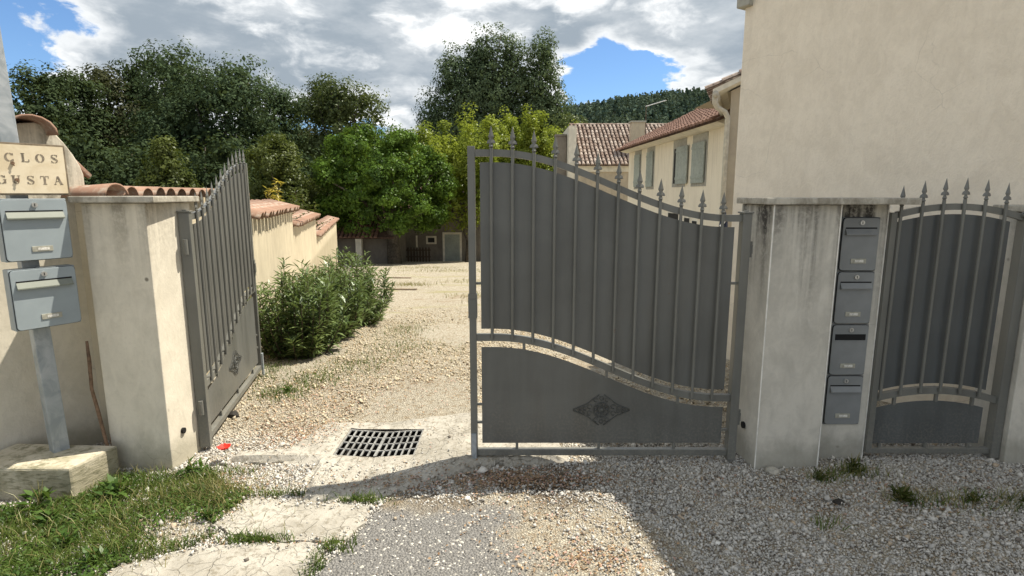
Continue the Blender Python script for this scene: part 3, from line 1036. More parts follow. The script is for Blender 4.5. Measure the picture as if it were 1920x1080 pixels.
# stepped garden wall running back along the drive:  x = -1.26 - .26*y
WD = Vector((-.26, 1.0, 0)).normalized()          # along the wall
WN = Vector((WD.y, -WD.x, 0))                     # towards the drive
def wp(d): return Vector((-1.26 - .26 * d, d, 0))
root = thing('garden_wall', 'stepped cream garden wall with terracotta tile coping along the drive', 'wall', tuple(wp(9)))
rt = random.Random(5)
for (a, c, zt, pitch, over, rise) in ((Vector((-2.50, 3.47, 0)), Vector((-2.90, 6.03, 0)), 1.585, .188, .10, .06), (wp(6.0), wp(9.62), 1.335, .235, .11, .30), (wp(9.60), wp(14.0), 1.05, .235, .11, .30), (wp(13.98), wp(23.6), .55, .24, .11, .30)):
    wd = (c - a).normalized(); wn = Vector((wd.y, -wd.x, 0))
    th = .24
    poly = [a, c, c - wn * th, a - wn * th]
    b = MB(); b.prism([(p.x, p.y) for p in poly], float(zg(c.y)) - .4, zt)
    sec = b.build('wall_section', M['wall_cream'], root, local=False)
    L = (c - a).length
    b = MB()
    def q(s, w, z): return tuple(a + wd * s + wn * w + Vector((0, 0, z)))
    prof = [(-.004, zt + .003), (-.004, zt + .010 + .1 * rise), (-th - .03, zt + .012 + rise * .34), (-th - .03, zt + .003)]
    vs = [q(0.005, w, z) for w, z in prof] + [q(L - .005, w, z) for w, z in prof]
    b.add(vs, [(0, 1, 2, 3), (7, 6, 5, 4), (0, 4, 5, 1), (1, 5, 6, 2), (2, 6, 7, 3), (3, 7, 4, 0)])
    b.build('mortar_bed', M['tile_brown'], root, local=False)
    nt_ = int(L / pitch)
    for k in range(nt_):
        s = (k + .5) * L / nt_ + rt.uniform(-.008, .008)
        p = a + wd * s + wn * (over + rt.uniform(-.014, .014)) + Vector((0, 0, zt - .004 + rt.uniform(-.004, .004)))
        down = (wn * -1 + Vector((0, 0, rise)) + wd * rt.uniform(-.04, .04))
        place_tile(root, p, down, (0, 0, 1), 'coping_tile', pitch / .207)
# tile lying lengthwise at the pillar end
place_tile(root, Vector((-2.40, 3.44, 1.592)), Vector((-1, .10, -.03)), (0, 0, 1), 'coping_tile', 1.0)

# ------------------------------------------------------------------ left pier with tiled top
PN = Vector((.84, -.54, 0)).normalized()
PE = Vector((-PN.y, PN.x, 0))                     # to the right along the front
PA = Vector((-2.635, 3.50, 0))
root = thing('wall_pier', 'cream wall end with rounded tiled top behind the mailbox post', 'wall', tuple(PA - PE * .5))
prof = [(0, -.05), (0, 1.72), (-.012, 1.77), (-.04, 1.835), (-.08, 1.905), (-.12, 1.96), (-.16, 1.995), (-.21, 2.01), (-.28, 2.00), (-.38, 1.95), (-.48, 1.89), (-.60, 1.84), (-1.6, 1.80), (-1.6, -.05)]
b = MB()
n = len(prof)
vs = [PA + PE * s + Vector((0, 0, z)) for s, z in prof] + [PA + PE * s - PN * .32 + Vector((0, 0, z)) for s, z in prof]
b.add(vs, [tuple(range(n)), tuple(range(2 * n - 1, n - 1, -1))] + [(i, n + i, n + (i + 1) % n, (i + 1) % n) for i in range(n)])
b.build('wall', M['pillar_l'], root, local=False, bevel=.006)
place_tile(root, PA + PE * (-.26) + PN * .12 + Vector((0, 0, 1.945)), -PN + Vector((0, 0, .02)), (0.1, 0, 1), 'coping_tile', 1.25)
place_tile(root, PA + PE * (-.50) + PN * .12 + Vector((0, 0, 1.90)), -PN + Vector((0, 0, .02)), (-.1, 0, 1), 'coping_tile', 1.25)
place_tile(root, PA + PE * (.075) - PN * .20 + Vector((0, 0, 1.70)), -PE + Vector((0, 0, 1.3)), (0, 0, 1), 'coping_tile', .62)
# short return joining pier and pillar
b = MB(); b.prism([(-2.63, 3.48), (-2.345, 3.13), (-2.32, 3.40), (-2.55, 3.60)], -.05, 1.54)
b.build('wall_return', M['pillar_l'], root, local=False)

# ------------------------------------------------------------------ mailbox post
ME = Vector((.545, .84, 0)).normalized()          # along the fronts, to the right
MN = Vector((.84, -.545, 0)).normalized()         # out of the fronts
MRZ = math.atan2(ME.y, ME.x)
POST = Vector((-2.56, 2.965, 0))
Mr = Matrix.Translation((-2.56, 2.95, 0)) @ Matrix.Rotation(R(4), 4, 'Z')
root = thing('concrete_block', 'weathered concrete block footing under the mailbox post', 'concrete block', (-2.6, 2.92, 0))
b = MB()
rr = random.Random(2)
blk = [(-2.93, 2.74), (-2.335, 2.74), (-2.27, 3.02), (-2.88, 3.05)]
b.prism([(x * 1.0, y) for x, y in blk], -.05, .178)
b.build('block', M['plinth'], root, local=False, bevel=.014)
root = thing('steel_post', 'galvanised square steel post carrying the mailboxes and sign', 'post', (POST.x, POST.y, .17))
Mp = Matrix.Translation((0, 0, 0)) @ Matrix.Rotation(MRZ, 4, 'Z')
root.rotation_euler = (R(-.5), R(-1.0), MRZ)
b = MB(); b.bbox(-.038, .038, -.034, .034, .0, 2.75, .004); b.build('tube', M['galv'], root)
b = MB(); b.box(-.05, .05, -.04, .04, 2.75, 2.757); b.build('tube_cap', M['galv'], root)
for z in (.86, 1.18):
    b = MB(); b.box(-.07, .07, -.046, -.035, z, z + .05); b.build('bracket', M['black'], root)
fo = POST + MN * .118
letterbox('mailbox', 'upper blue-grey mailbox on the galvanised post, below the name sign', 'mailboxes on the steel post', M['box_blue'], (fo.x, fo.y, 1.262), MRZ, .284, .318, .080, 'flap', .01)
letterbox('mailbox', 'lower blue-grey mailbox on the galvanised post', 'mailboxes on the steel post', M['box_blue'], (fo.x, fo.y, .905), MRZ, .284, .318, .080, 'flap', .01)

# name sign
sg = POST + MN * .072
root = thing('name_sign', 'cream name sign with stencilled capitals above the mailboxes', 'sign', (sg.x, sg.y, 1.597), MRZ)
SH = .262
b = MB(); b.bbox(-.40, .176, -.010, .010, 0, SH, .002); b.build('frame', M['sign_edge'], root)
b = MB(); b.box(-.388, .167, -.0125, -.0101, .010, SH - .010); face = b.build('face', M['sign'], root)
b = MB(); b.box(-.06, .06, .010, .042, .05, .20); b.build('mounting_bracket', M['galv'], root)


def stroke(b, pts, ws, y0=-.0138, y1=-.0126):
    """flat ribbon of varying width in the xz plane"""
    m_ = len(pts)
    L, Rr = [], []
    for i in range(m_):
        p = Vector(pts[i]); t = (Vector(pts[min(i + 1, m_ - 1)]) - Vector(pts[max(i - 1, 0)])).normalized()
        nn = Vector((-t.y, t.x)); w = ws[i] if isinstance(ws, (list, tuple)) else ws
        L.append(p + nn * w / 2); Rr.append(p - nn * w / 2)
    vs = []
    for i in range(m_):
        vs += [(L[i].x, y0, L[i].y), (Rr[i].x, y0, Rr[i].y), (Rr[i].x, y1, Rr[i].y), (L[i].x, y1, L[i].y)]
    fs = [(0, 1, 2, 3)]
    for i in range(m_ - 1):
        for j in range(4):
            fs.append((4 * i + j, 4 * i + 4 + j, 4 * i + 4 + (j + 1) % 4, 4 * i + (j + 1) % 4))
    fs.append((4 * m_ - 1, 4 * m_ - 2, 4 * m_ - 3, 4 * m_ - 4))
    b.add(vs, fs)


def letter(ch, x, z, h):
    b = MB()
    def T(p): return (x + p[0] * h, z + p[1] * h)
    def S_(pts, ws): stroke(b, [T(p) for p in pts], [w * h for w in ws] if isinstance(ws, (list, tuple)) else ws * h)
    def arc(cx, cy, rx, ry, a0, a1, th=.20, tn=.06, n_=9):
        aa = [R(a0 + (a1 - a0) * i / n_) for i in range(n_ + 1)]
        S_([(cx + rx * math.cos(a), cy + ry * math.sin(a)) for a in aa], [tn + (th - tn) * abs(math.cos(a)) for a in aa])
    if ch in 'CG':
        arc(0, 0, .36, .45, 96, 264); arc(0, 0, .36, .45, 84, 38); arc(0, 0, .36, .45, 276, 322)
        S_([(.33, .46), (.33, .22)], .07)
        if ch == 'G':
            S_([(.33, -.42), (.33, 0)], .17); S_([(.16, .0), (.46, .0)], .06)
        else:
            S_([(.33, -.46), (.33, -.24)], .07)
    elif ch == 'L':
        S_([(-.18, -.5), (-.18, .5)], .20); S_([(-.36, .47), (0, .47)], .06); S_([(-.36, -.47), (-.29, -.47)], .06)
        S_([(-.04, -.47), (.36, -.47)], .07); S_([(.35, -.47), (.35, -.2)], .06)
    elif ch == 'O':
        arc(0, 0, .34, .45, 96, 264, .22); arc(0, 0, .34, .45, -84, 84, .22)
    elif ch == 'S':
        S_([(.27, .25), (.2, .42), (.02, .47)], [.06, .06, .06])
        S_([(-.06, .46), (-.24, .38), (-.27, .2), (-.1, .06), (.1, -.06), (.27, -.2), (.24, -.38), (.06, -.46)], [.07, .12, .16, .20, .20, .16, .12, .07])
        S_([(-.02, -.47), (-.2, -.42), (-.27, -.25)], [.06, .06, .06])
        S_([(.29, .48), (.29, .24)], .06); S_([(-.29, -.48), (-.29, -.24)], .06)
    elif ch == 'U':
        S_([(-.24, .5), (-.24, -.2), (-.16, -.38), (-.03, -.46)], [.20, .20, .15, .07]); S_([(.06, -.46), (.2, -.36), (.26, -.15), (.26, .5)], [.06, .07, .08, .08])
        S_([(-.42, .47), (-.06, .47)], .06); S_([(.12, .47), (.40, .47)], .06)
    elif ch == 'T':
        S_([(0, -.5), (0, .40)], .20); S_([(-.40, .46), (-.04, .46)], .07); S_([(.04, .46), (.40, .46)], .07)
        S_([(-.39, .46), (-.39, .2)], .06); S_([(.39, .46), (.39, .2)], .06); S_([(-.18, -.47), (.18, -.47)], .06)
    elif ch == 'A':
        S_([(-.05, .5), (.30, -.5)], .20); S_([(-.10, .38), (-.34, -.5)], .07); S_([(-.20, -.12), (.08, -.12)], .06)
        S_([(-.46, -.47), (-.22, -.47)], .06); S_([(.14, -.47), (.46, -.47)], .06)
    o = b.build('letter', M['letter'], face)
    return o
for i, ch in enumerate('CLOS'):
    letter(ch, -.060 + .0615 * i, .190, .043)
for i, ch in enumerate('GUSTA'):
    letter(ch, -.104 + .0585 * i, .078, .043)
for (x, z) in ((-.052, .160), (-.044, .078)):
    b = MB(); b.tube([(x, -.022, z), (x, -.0126, z)], .008, 8); b.tube([(x, -.024, z - .004), (x + .004, -.024, z - .014)], .003, 5); b.build('bolt', M['stem'], root)

# ------------------------------------------------------------------ roofs made of canal tiles
def tile_field(mb, o, across, down, ncol, nrow, pitch, step, r=None, seed=0, jit=.012, seg=5):
    """cover tiles as tapered half-rounds, row over row"""
    rr = random.Random(seed)
    A, Dn = Vector(across).normalized(), Vector(down).normalized()
    Nn = A.cross(Dn)
    if Nn.z < 0: Nn = -Nn
    o = Vector(o)
    r = r or pitch * .40
    for c in range(ncol):
        for q in range(nrow):
            s0 = q * step + rr.uniform(-jit, jit); s1 = s0 + step * 1.12
            lat = c * pitch + rr.uniform(-jit, jit)
            vs, fs = [], []
            for (s, rad, lift) in ((s0, r * .82, .012), (s1, r, .030)):
                for k in range(seg + 1):
                    a = math.pi * k / seg
                    vs.append(o + Dn * s + A * (lat + rad * math.cos(a)) + Nn * (rad * math.sin(a) * .9 + lift))
            n_ = seg + 1
            for k in range(seg):
                fs.append((k, k + 1, n_ + k + 1, n_ + k))
            fs.append(tuple(n_ + k for k in range(n_)))
            mb.add(vs, fs)
    return mb


def slab(mb, p0, p1, p2, p3, t):
    """four corners of the top, thickness straight down"""
    top = [Vector(p) for p in (p0, p1, p2, p3)]
    vs = top + [p - Vector((0, 0, t)) for p in top]
    return mb.add(vs, [(0, 1, 2, 3), (7, 6, 5, 4), (0, 4, 5, 1), (1, 5, 6, 2), (2, 6, 7, 3), (3, 7, 4, 0)])


# near house: gable wall turned across the corner of the plot
HC = Vector((2.15, 5.5, 0)); HU = Vector((.5, -.866, 0)).normalized(); HV = Vector((.866, .5, 0)).normalized()
root = thing('house', 'tall cream rendered house gable filling the right side', 'house', tuple(HC + HU * 4 + HV * 3))
EZ, RISE, HALF = 3.40, .60, 4.2
b = MB()
def hp(u_, v_, z): return HC + HU * u_ + HV * v_ + Vector((0, 0, z))
prof = [(0, -.4), (2 * HALF, -.4), (2 * HALF, EZ), (HALF, EZ + RISE * HALF), (0, EZ)]
vs = [hp(u_, 0, z) for u_, z in prof] + [hp(u_, 6, z) for u_, z in prof]
n = 5
b.add(vs, [tuple(range(n)), tuple(range(2 * n - 1, n - 1, -1))] + [(i, n + i, n + (i + 1) % n, (i + 1) % n) for i in range(n)])
b.build('wall', M['house_near'], root, local=False, bevel=.01)
for sgn in (0, 1):
    b = MB()
    if sgn == 0:
        slab(b, hp(-.04, -.03, EZ + .05), hp(HALF, -.03, EZ + .05 + RISE * (HALF + .04)), hp(HALF, 6.2, EZ + .05 + RISE * (HALF + .04)), hp(-.04, 6.2, EZ + .05), .045)
    else:
        slab(b, hp(2 * HALF + .3, -.03, EZ - .13), hp(HALF + .002, -.03, EZ + .05 + RISE * (HALF + .04)), hp(HALF + .002, 6.2, EZ + .05 + RISE * (HALF + .04)), hp(2 * HALF + .3, 6.2, EZ - .13), .045)
    rf = b.build('roof', M['roof_bed'], root, local=False)
    t = MB()
    if sgn == 0:
        dn = (hp(0, 0, 0) - hp(1, 0, RISE)); tile_field(t, hp(HALF, 0.0, EZ + .06 + RISE * (HALF + .04)), HV, dn, 28, 15, .22, .33, seed=3)
        t.v = [tuple(Vector(p) - root.location) for p in t.v]
        tag(t.build('roof_tiles', M['tile_old'], rf, recalc=False), kind='stuff')
b = MB()
Mh = Matrix.Translation(hp(0, 0, 0)) @ Matrix(((HU.x, HV.x, 0, 0), (HU.y, HV.y, 0, 0), (0, 0, 1, 0), (0, 0, 0, 1)))
b.bbox(-.05, .085, -.06, 5.9, 3.295, 3.43, .01, Mh)
b.build('eave_moulding', M['frame_grey'], root, local=False)

# middle house with shutters
root = thing('house', 'cream two-storey house with grey-green shutters behind the closed leaf', 'house', (7.5, 18, -1.2))
def mx_(d): return 6.04 - .0529 * d
MHU = Vector((-.0529, 1, 0)).normalized(); MHN = Vector((-MHU.y, MHU.x, 0))     # MHN: out of the facade (to the left)
D0, D1 = 13.95, 23.45
ZE = 3.47
def mh(d, w, z): return Vector((mx_(d), d, z)) - MHN * w      # w: inward
b = MB()
prof = [(0, -2.2), (0, ZE), (4.7, ZE + .49 * 4.7), (9.4, ZE), (9.4, -2.2)]
vs = [mh(D0, w, z) for w, z in prof] + [mh(D1, w, z) for w, z in prof]
b.add(vs, [tuple(range(5)), tuple(range(9, 4, -1))] + [(i, 5 + i, 5 + (i + 1) % 5, (i + 1) % 5) for i in range(5)])
b.build('wall', M['house_mid'], root, local=False)
for sgn in (0, 1):
    b = MB()
    if sgn == 0:
        slab(b, mh(D0 - .2, -.38, ZE - .06), mh(D1 + .25, -.38, ZE - .06), mh(D1 + .25, 4.7, ZE + .13 + .49 * 4.7), mh(D0 - .2, 4.7, ZE + .13 + .49 * 4.7), .07)
    else:
        slab(b, mh(D0 - .2, 9.8, ZE - .06), mh(D1 + .25, 9.8, ZE - .06), mh(D1 + .25, 4.702, ZE + .13 + .49 * 4.7), mh(D0 - .2, 4.702, ZE + .13 + .49 * 4.7), .07)
    rf = b.build('roof', M['roof_bed'], root, local=False)
    if sgn == 0:
        t = MB()
        dn = mh(18, 0, 0) - mh(18, 1, .49)
        tile_field(t, mh(D0 - .1, 4.6, ZE + .12 + .49 * 4.6), MHU, dn, 42, 16, .235, .355, seed=4)
        # verge course along the far gable
        for k in range(17):
            w = 4.5 - k * .29
            tt = canal_tile(.36, .105, .085, .012, 5)
            x = (mh(18, 0, 0) - mh(18, 1, .49)).normalized() * -1
            y = Vector((0, 0, 1)).cross(x).normalized(); z = x.cross(y)
            m3 = Matrix((x, y, z)).transposed().to_4x4()
            P0 = mh(D1 + .16, w, ZE + .15 + .49 * w)
            t.add([P0 + m3 @ Vector(p) for p in tt.v], tt.f)
        t.v = [tuple(Vector(p) - root.location) for p in t.v]
        tag(t.build('roof_tiles', M['tile_brown'], rf, recalc=False), kind='stuff')
b = MB()
vs = []
for d in (D0 - .02, D1 + .02):
    for (w, z) in ((-.36, ZE - .13), (-.30, ZE - .07), (-.02, ZE - .07), (-.02, ZE - .20), (-.16, ZE - .19)):
        vs.append(mh(d, w, z))
b.add(vs, [(0, 1, 2, 3, 4), (9, 8, 7, 6, 5)] + [(i, 5 + i, 5 + (i + 1) % 5, (i + 1) % 5) for i in range(5)])
b.build('cornice', M['trim'], root, local=False)
Mm = Matrix(((MHU.x, -MHN.x, 0, 0), (MHU.y, -MHN.y, 0, 0), (0, 0, 1, 0), (0, 0, 0, 1)))
def shut(dc, w, z0, z1, ajar=0.0, surround=True):
    c = mh(dc, 0, 0)
    T = Matrix.Translation(c) @ Mm
    win = MB(); win.box(-w / 2 - .09, w / 2 + .09, -.012, .05, z0 - .09, z1 + .24, T)
    wo = win.build('window', M['frame_grey'], root, local=False)
    g_ = MB(); g_.box(-w / 2 + .01, w / 2 - .01, -.018, -.0125, z0 + .02, z1 - .02, T); g_.v = [tuple(Vector(p) - root.location) for p in g_.v]
    g_.build('pane', M['dark'], wo)
    s_ = MB()
    npl = 4
    for k in range(npl):
        xa = -w / 2 + w * k / npl + .004; xb = -w / 2 + w * (k + 1) / npl - .004
        s_.box(xa, xb, -.062, -.030, z0, z1, T)
    for z in (z0 + .12 * (z1 - z0), z0 + .85 * (z1 - z0)):
        s_.box(-w / 2, w / 2, -.076, -.0625, z, z + .07, T)
    if ajar:
        s_.v = [tuple(Vector(p) + MHU * -ajar + Vector((-.01, 0, 0))) for p in s_.v]
    s_.v = [tuple(Vector(p) - root.location) for p in s_.v]
    s_.build('shutter', M['shutter'], wo)
shut(15.85, .92, 1.92, 3.02)
shut(17.45, .95, 1.92, 3.02, .34)
shut(20.40, .74, 1.88, 3.10)
shut(22.05, .74, 1.90, 3.12)
for (dc, w, z0, z1) in ((17.75, .95, -1.0, 1.02), (16.55, .42, -.3, .92), (15.95, .35, -.3, .86)):
    T = Matrix.Translation(mh(dc, 0, 0)) @ Mm
    b = MB(); b.box(-w / 2 - .07, w / 2 + .07, -.014, .05, z0, z1 + .07, T); wo = b.build('doorway', M['trim'], root, local=False)
    b = MB(); b.box(-w / 2, w / 2, -.02, -.0145, z0 + .02, z1, T); b.v = [tuple(Vector(p) - root.location) for p in b.v]; b.build('pane', M['dark'], wo)

# annexe between the two houses with gutter and downpipe
root = thing('house', 'narrow grey annexe with projecting tiled eave between the two cream houses', 'house', (6.2, 12.6, -.7))
b = MB(); b.prism([(4.33, 11.5), (9.0, 11.5), (9.0, 13.85), (5.34, 13.85)], -1.5, 3.62); b.build('wall', M['house_grey'], root, local=False)
b = MB(); slab(b, (3.86, 11.2, 3.60), (9.2, 11.2, 3.60 + .47 * 5.34), (9.2, 13.9, 3.60 + .47 * 4.2), (5.0, 13.9, 3.60), .10); rf = b.build('roof', M['trim'], root, local=False)
t = MB(); tile_field(t, Vector((9.1, 11.22, 3.62 + .47 * 5.24)), (1.14, 2.7, 0), (-1, 0, -.47), 14, 17, .21, .345, seed=6); t.v = [tuple(Vector(p) - root.location) for p in t.v]
tag(t.build('roof_tiles', M['tile_old'], rf, recalc=False), kind='stuff')
b = MB(); b.tube([(3.90, 11.15, 3.50), (5.04, 13.85, 3.50)], .065, 10); b.build('gutter', M['zinc'], root, local=False, smooth=True)
b = MB(); b.tube([(3.93, 11.25, 3.52), (3.94, 11.27, 3.36), (4.00, 11.30, 3.27), (4.18, 11.36, 3.20), (4.25, 11.40, 3.10), (4.26, 11.42, 2.9), (4.27, 11.42, -.9)], [.06, .055, .052, .05, .05, .05, .05], 10); b.build('downpipe', M['zinc'], root, local=False, smooth=True)
b = MB(); b.prism([(4.33, 3.62), (9.0, 3.62), (9.0, 3.62 + .47 * 4.6)], 11.502, 13.8, 'y'); b.build('gable', M['house_grey'], root, local=False)

# unidentified bundle standing between the houses, its folded shape a guess
root = thing('dark_white_bundle', 'unidentified dark and white bundle standing by the near house corner', 'bundle_cloth', (2.60, 6.9, -.16))
b = MB(); b.tube([(2.585, 6.9, -.16), (2.6, 6.9, 1.52)], .016, 8); b.build('pole', M['white'], root, local=False)
b = MB(); b.tube([(2.595, 6.9, .45), (2.60, 6.9, .75), (2.60, 6.9, 1.1), (2.605, 6.9, 1.30), (2.605, 6.9, 1.40)], [.075, .07, .06, .045, .012], 9); b.build('bundle_body', M['bundle_cloth'], root, local=False)
for k in range(4):
    b = MB(); z = .62 + .2 * k
    b.tube([(2.545, 6.85, z), (2.60, 6.835 + .01 * k, z + .05), (2.65, 6.86, z + .12)], .013, 6); b.build('stripe', M['white'], root, local=False)

# far house: roof facing the gate
root = thing('house', 'low tan house with a weathered canal-tile roof and chimney beyond the drive', 'house', (6.4, 33, -2.2))
b = MB()
prof = [(30.3, -2.8), (30.3, 3.12), (34.2, 5.46), (38.0, 3.12), (38.0, -2.8)]
b.prism(prof, 3.55, 10.6, 'x'); b.build('wall', M['house_grey'], root, local=False)
b = MB(); b.box(3.5, 10.6, 30.18, 30.3, 2.80, 3.10); b.build('cornice', M['trim'], root, local=False)
b = MB(); slab(b, (3.40, 29.95, 3.17), (10.7, 29.95, 3.17), (10.7, 34.2, 5.67), (3.40, 34.2, 5.67), .08); rf = b.build('roof', M['roof_bed'], root, local=False)
t = MB(); tile_field(t, Vector((3.52, 34.1, 5.63)), (1, 0, 0), (0, -4.25, -2.5), 32, 14, .225, .352, r=.085, seed=7, jit=.02)
for k in range(18):
    tt = canal_tile(.44, .12, .10, .014, 5); t.add([Vector((3.4 + .40 * k, 34.2, 5.68)) + Vector(p) for p in tt.v], tt.f)
t.v = [tuple(Vector(p) - root.location) for p in t.v]
tag(t.build('roof_tiles', M['tile_old'], rf, recalc=False), kind='stuff')
b = MB(); slab(b, (3.4, 38.4, 3.17), (10.7, 38.4, 3.17), (10.7, 34.203, 5.67), (3.4, 34.203, 5.67), .08); b.build('roof', M['tile_brown'], root, local=False)
b = MB(); b.box(3.02, 3.42, 30.5, 34.3, -2.8, 5.20); b.build('gable_parapet', M['trim'], root, local=False)
b = MB(); b.box(2.40, 2.98, 31.5, 32.4, -2.8, 4.75); b.box(2.36, 3.00, 31.45, 32.45, 4.76, 4.86); b.build('lean_to', M['shed'], root, local=False)
ch = MB(); ch.box(6.42, 7.12, 30.9, 31.5, 3.6, 5.42); cho = ch.build('chimney', M['house_grey'], rf, local=False)
ch = MB(); ch.box(6.36, 7.18, 30.85, 31.55, 5.422, 5.50); ch.v = [tuple(Vector(p) - root.location) for p in ch.v]; ch.build('chimney_cap', M['frame_grey'], rf)
root = thing('roof_antenna', 'thin television antenna rising beside the far chimney', 'antenna', (7.22, 31.2, 4.0))
b = MB(); b.tube([(7.22, 31.2, 3.9), (7.22, 31.2, 6.35)], .022, 6); b.build('mast', M['wood_dark'], root, local=False)
b = MB(); b.tube([(7.18, 31.2, 6.28), (8.2, 31.0, 6.56)], .02, 5)
for k in range(9):
    f_ = k / 8; c = Vector((7.25, 31.19, 6.30)).lerp(Vector((8.2, 31.0, 6.56)), f_)
    b.tube([c + Vector((-.03, -.30, -.05)), c + Vector((.03, .30, .05))], .014, 4)
b.build('boom', M['antenna'], root, local=False)

# sheds at the foot of the drive
root = thing('shed', 'grey shed with a pale-framed door and tiny window in the trees\' shade', 'shed', (-5.2, 40, -2.9))
b = MB(); b.prism([(-7.6, 38.0), (-.5, 38.0), (-.5, 42), (-7.6, 42)], -3.4, .6); b.build('wall', M['shed'], root, local=False)
b = MB(); slab(b, (-7.9, 37.6, .70), (-.3, 37.6, .70), (-.3, 42.3, 2.2), (-7.9, 42.3, 2.2), .1); b.build('roof', M['tile_brown'], root, local=False)
b = MB(); b.box(-4.72, -3.42, 37.93, 38.0, -2.9, -.92); do = b.build('door', M['trim'], root, local=False)
b = MB(); b.box(-4.57, -3.56, 37.90, 37.929, -2.88, -1.06); b.v = [tuple(Vector(p) - root.location) for p in b.v]; b.build('door_leaf', M['shutter'], do)
b = MB(); b.box(-5.84, -5.14, 37.94, 38.0, -1.72, -1.17); wo = b.build('window', M['trim'], root, local=False)
b = MB(); b.box(-5.71, -5.27, 37.92, 37.939, -1.60, -1.29); b.v = [tuple(Vector(p) - root.location) for p in b.v]; b.build('pane', M['dark'], wo)

root = thing('shed', 'low shed under a brown tiled roof left of the ball tree', 'shed', (-9.6, 35, -2.5))
b = MB(); b.prism([(-13.0, 33.5), (-7.05, 33.5), (-7.05, 37), (-13.0, 37)], -3.2, -.75); b.build('wall', M['shed'], root, local=False)
b = MB(); slab(b, (-13.3, 32.6, -.86), (-6.9, 32.6, -.86), (-8.6, 36.2, 1.5), (-13.3, 36.2, 1.5), .09); rf = b.build('roof', M['roof_bed'], root, local=False)
t = MB(); tile_field(t, Vector((-13.2, 36.1, 1.50)), (1, 0, 0), (0, -3.6, -2.36), 22, 12, .25, .36, seed=9); t.v = [tuple(Vector(p) - root.location) for p in t.v]
tag(t.build('roof_tiles', M['tile_brown'], rf, recalc=False), kind='stuff')
for x in (-9.02, -11.5):
    b = MB(); b.box(x - .17, x + .17, 32.72, 33.06, -3.0, -.96); b.build('post', M['trim'], root, local=False)

root = thing('picket_fence', 'short dark picket fence with a pale post before the grey shed', 'fence', (-6.5, 37.2, -2.85))
for k in range(9):
    x = -7.15 + .20 * k
    b = MB(); b.prism([(x - .05, -2.95), (x + .05, -2.95), (x + .05, -1.92), (x, -1.83), (x - .05, -1.92)], 37.18, 37.215, 'y'); b.build('picket', M['wood_dark'], root, local=False)
for z in (-2.55, -2.1):
    b = MB(); b.box(-7.25, -5.45, 37.216, 37.26, z, z + .08); b.build('rail', M['wood_dark'], root, local=False)
b = MB(); b.box(-7.52, -7.28, 37.1, 37.34, -3.0, -1.45); b.build('post', M['trim'], root, local=False)
b = MB(); b.box(-6.42, -6.32, 37.27, 37.37, -3.0, -1.1); b.build('post', M['trim'], root, local=False)

# timber sleepers on the drive
for (x0, x1, y, lab) in ((-4.35, -3.45, 18.8, 'farther of two weathered timbers lying across the drive edge'), (-3.25, -2.42, 13.9, 'nearer of two weathered timbers lying across the drive edge')):
    z = float(zg(y))
    b = MB()
    b.bbox(x0, x1, y, y + .14, z - .06, z + .030, .010, Matrix.Translation(((x0 + x1) / 2, y, 0)) @ Matrix.Rotation(R(-4), 4, 'Z') @ Matrix.Translation((-(x0 + x1) / 2, -y, 0)))
    tag(b.build('timber_sleeper', M['wood_grey']), lab, 'timber', 'timbers across the drive')

# ------------------------------------------------------------------ trees
def crown_leaves(blobs, nclump, cr, nleaf, L, rs, flat=.0, wratio=.62, low=-.55):
    """blobs: (cx,cy,cz,rx,ry,rz). clumps of leaves ride on the shells of the blobs"""
    area = np.array([b[3] * b[5] for b in blobs]); area = area / area.sum()
    Ps, Ns, CC = [], [], []
    for b, w in zip(blobs, area):
        k = max(3, int(nclump * w))
        d = rs.normal(0, 1, (k * 3, 3)); d /= np.linalg.norm(d, axis=1, keepdims=True)
        d = d[d[:, 2] > low][:k]
        rad = rs.uniform(.62, 1.0, (len(d), 1)) ** .6
        c = np.array(b[:3]) + d * np.array(b[3:]) * rad
        CC.append(c)
        m_ = max(4, int(nleaf / nclump))
        q = rs.normal(0, 1, (len(d), m_, 3)); q /= np.linalg.norm(q, axis=2, keepdims=True)
        rr = rs.uniform(.25, 1.0, (len(d), m_, 1)) ** .5
        cs = cr * rs.uniform(.6, 1.35, (len(d), 1, 1))
        P = c[:, None, :] + q * rr * cs * np.array([1, 1, .8])
        N = q * .6 + d[:, None, :] * .75 + np.array([0, 0, .25]) + rs.normal(0, .38, q.shape)
        Ps.append(P.reshape(-1, 3)); Ns.append(N.reshape(-1, 3))
    P = np.concatenate(Ps); N = np.concatenate(Ns)
    # a thin fill inside
    kf = len(P) // 5
    bi = rs.choice(len(blobs), kf, p=area)
    B = np.array(blobs)[bi]
    q = rs.normal(0, 1, (kf, 3)); q /= np.linalg.norm(q, axis=1, keepdims=True)
    Pf = B[:, :3] + q * B[:, 3:] * rs.uniform(.1, .75, (kf, 1))
    P = np.concatenate([P, Pf]); N = np.concatenate([N, rs.normal(0, 1, (kf, 3))])
    LL = L * rs.uniform(.7, 1.3, len(P))
    LL[-kf:] *= 2.0
    return leaf_quads(P, N, LL, LL * wratio, rs), np.concatenate(CC)


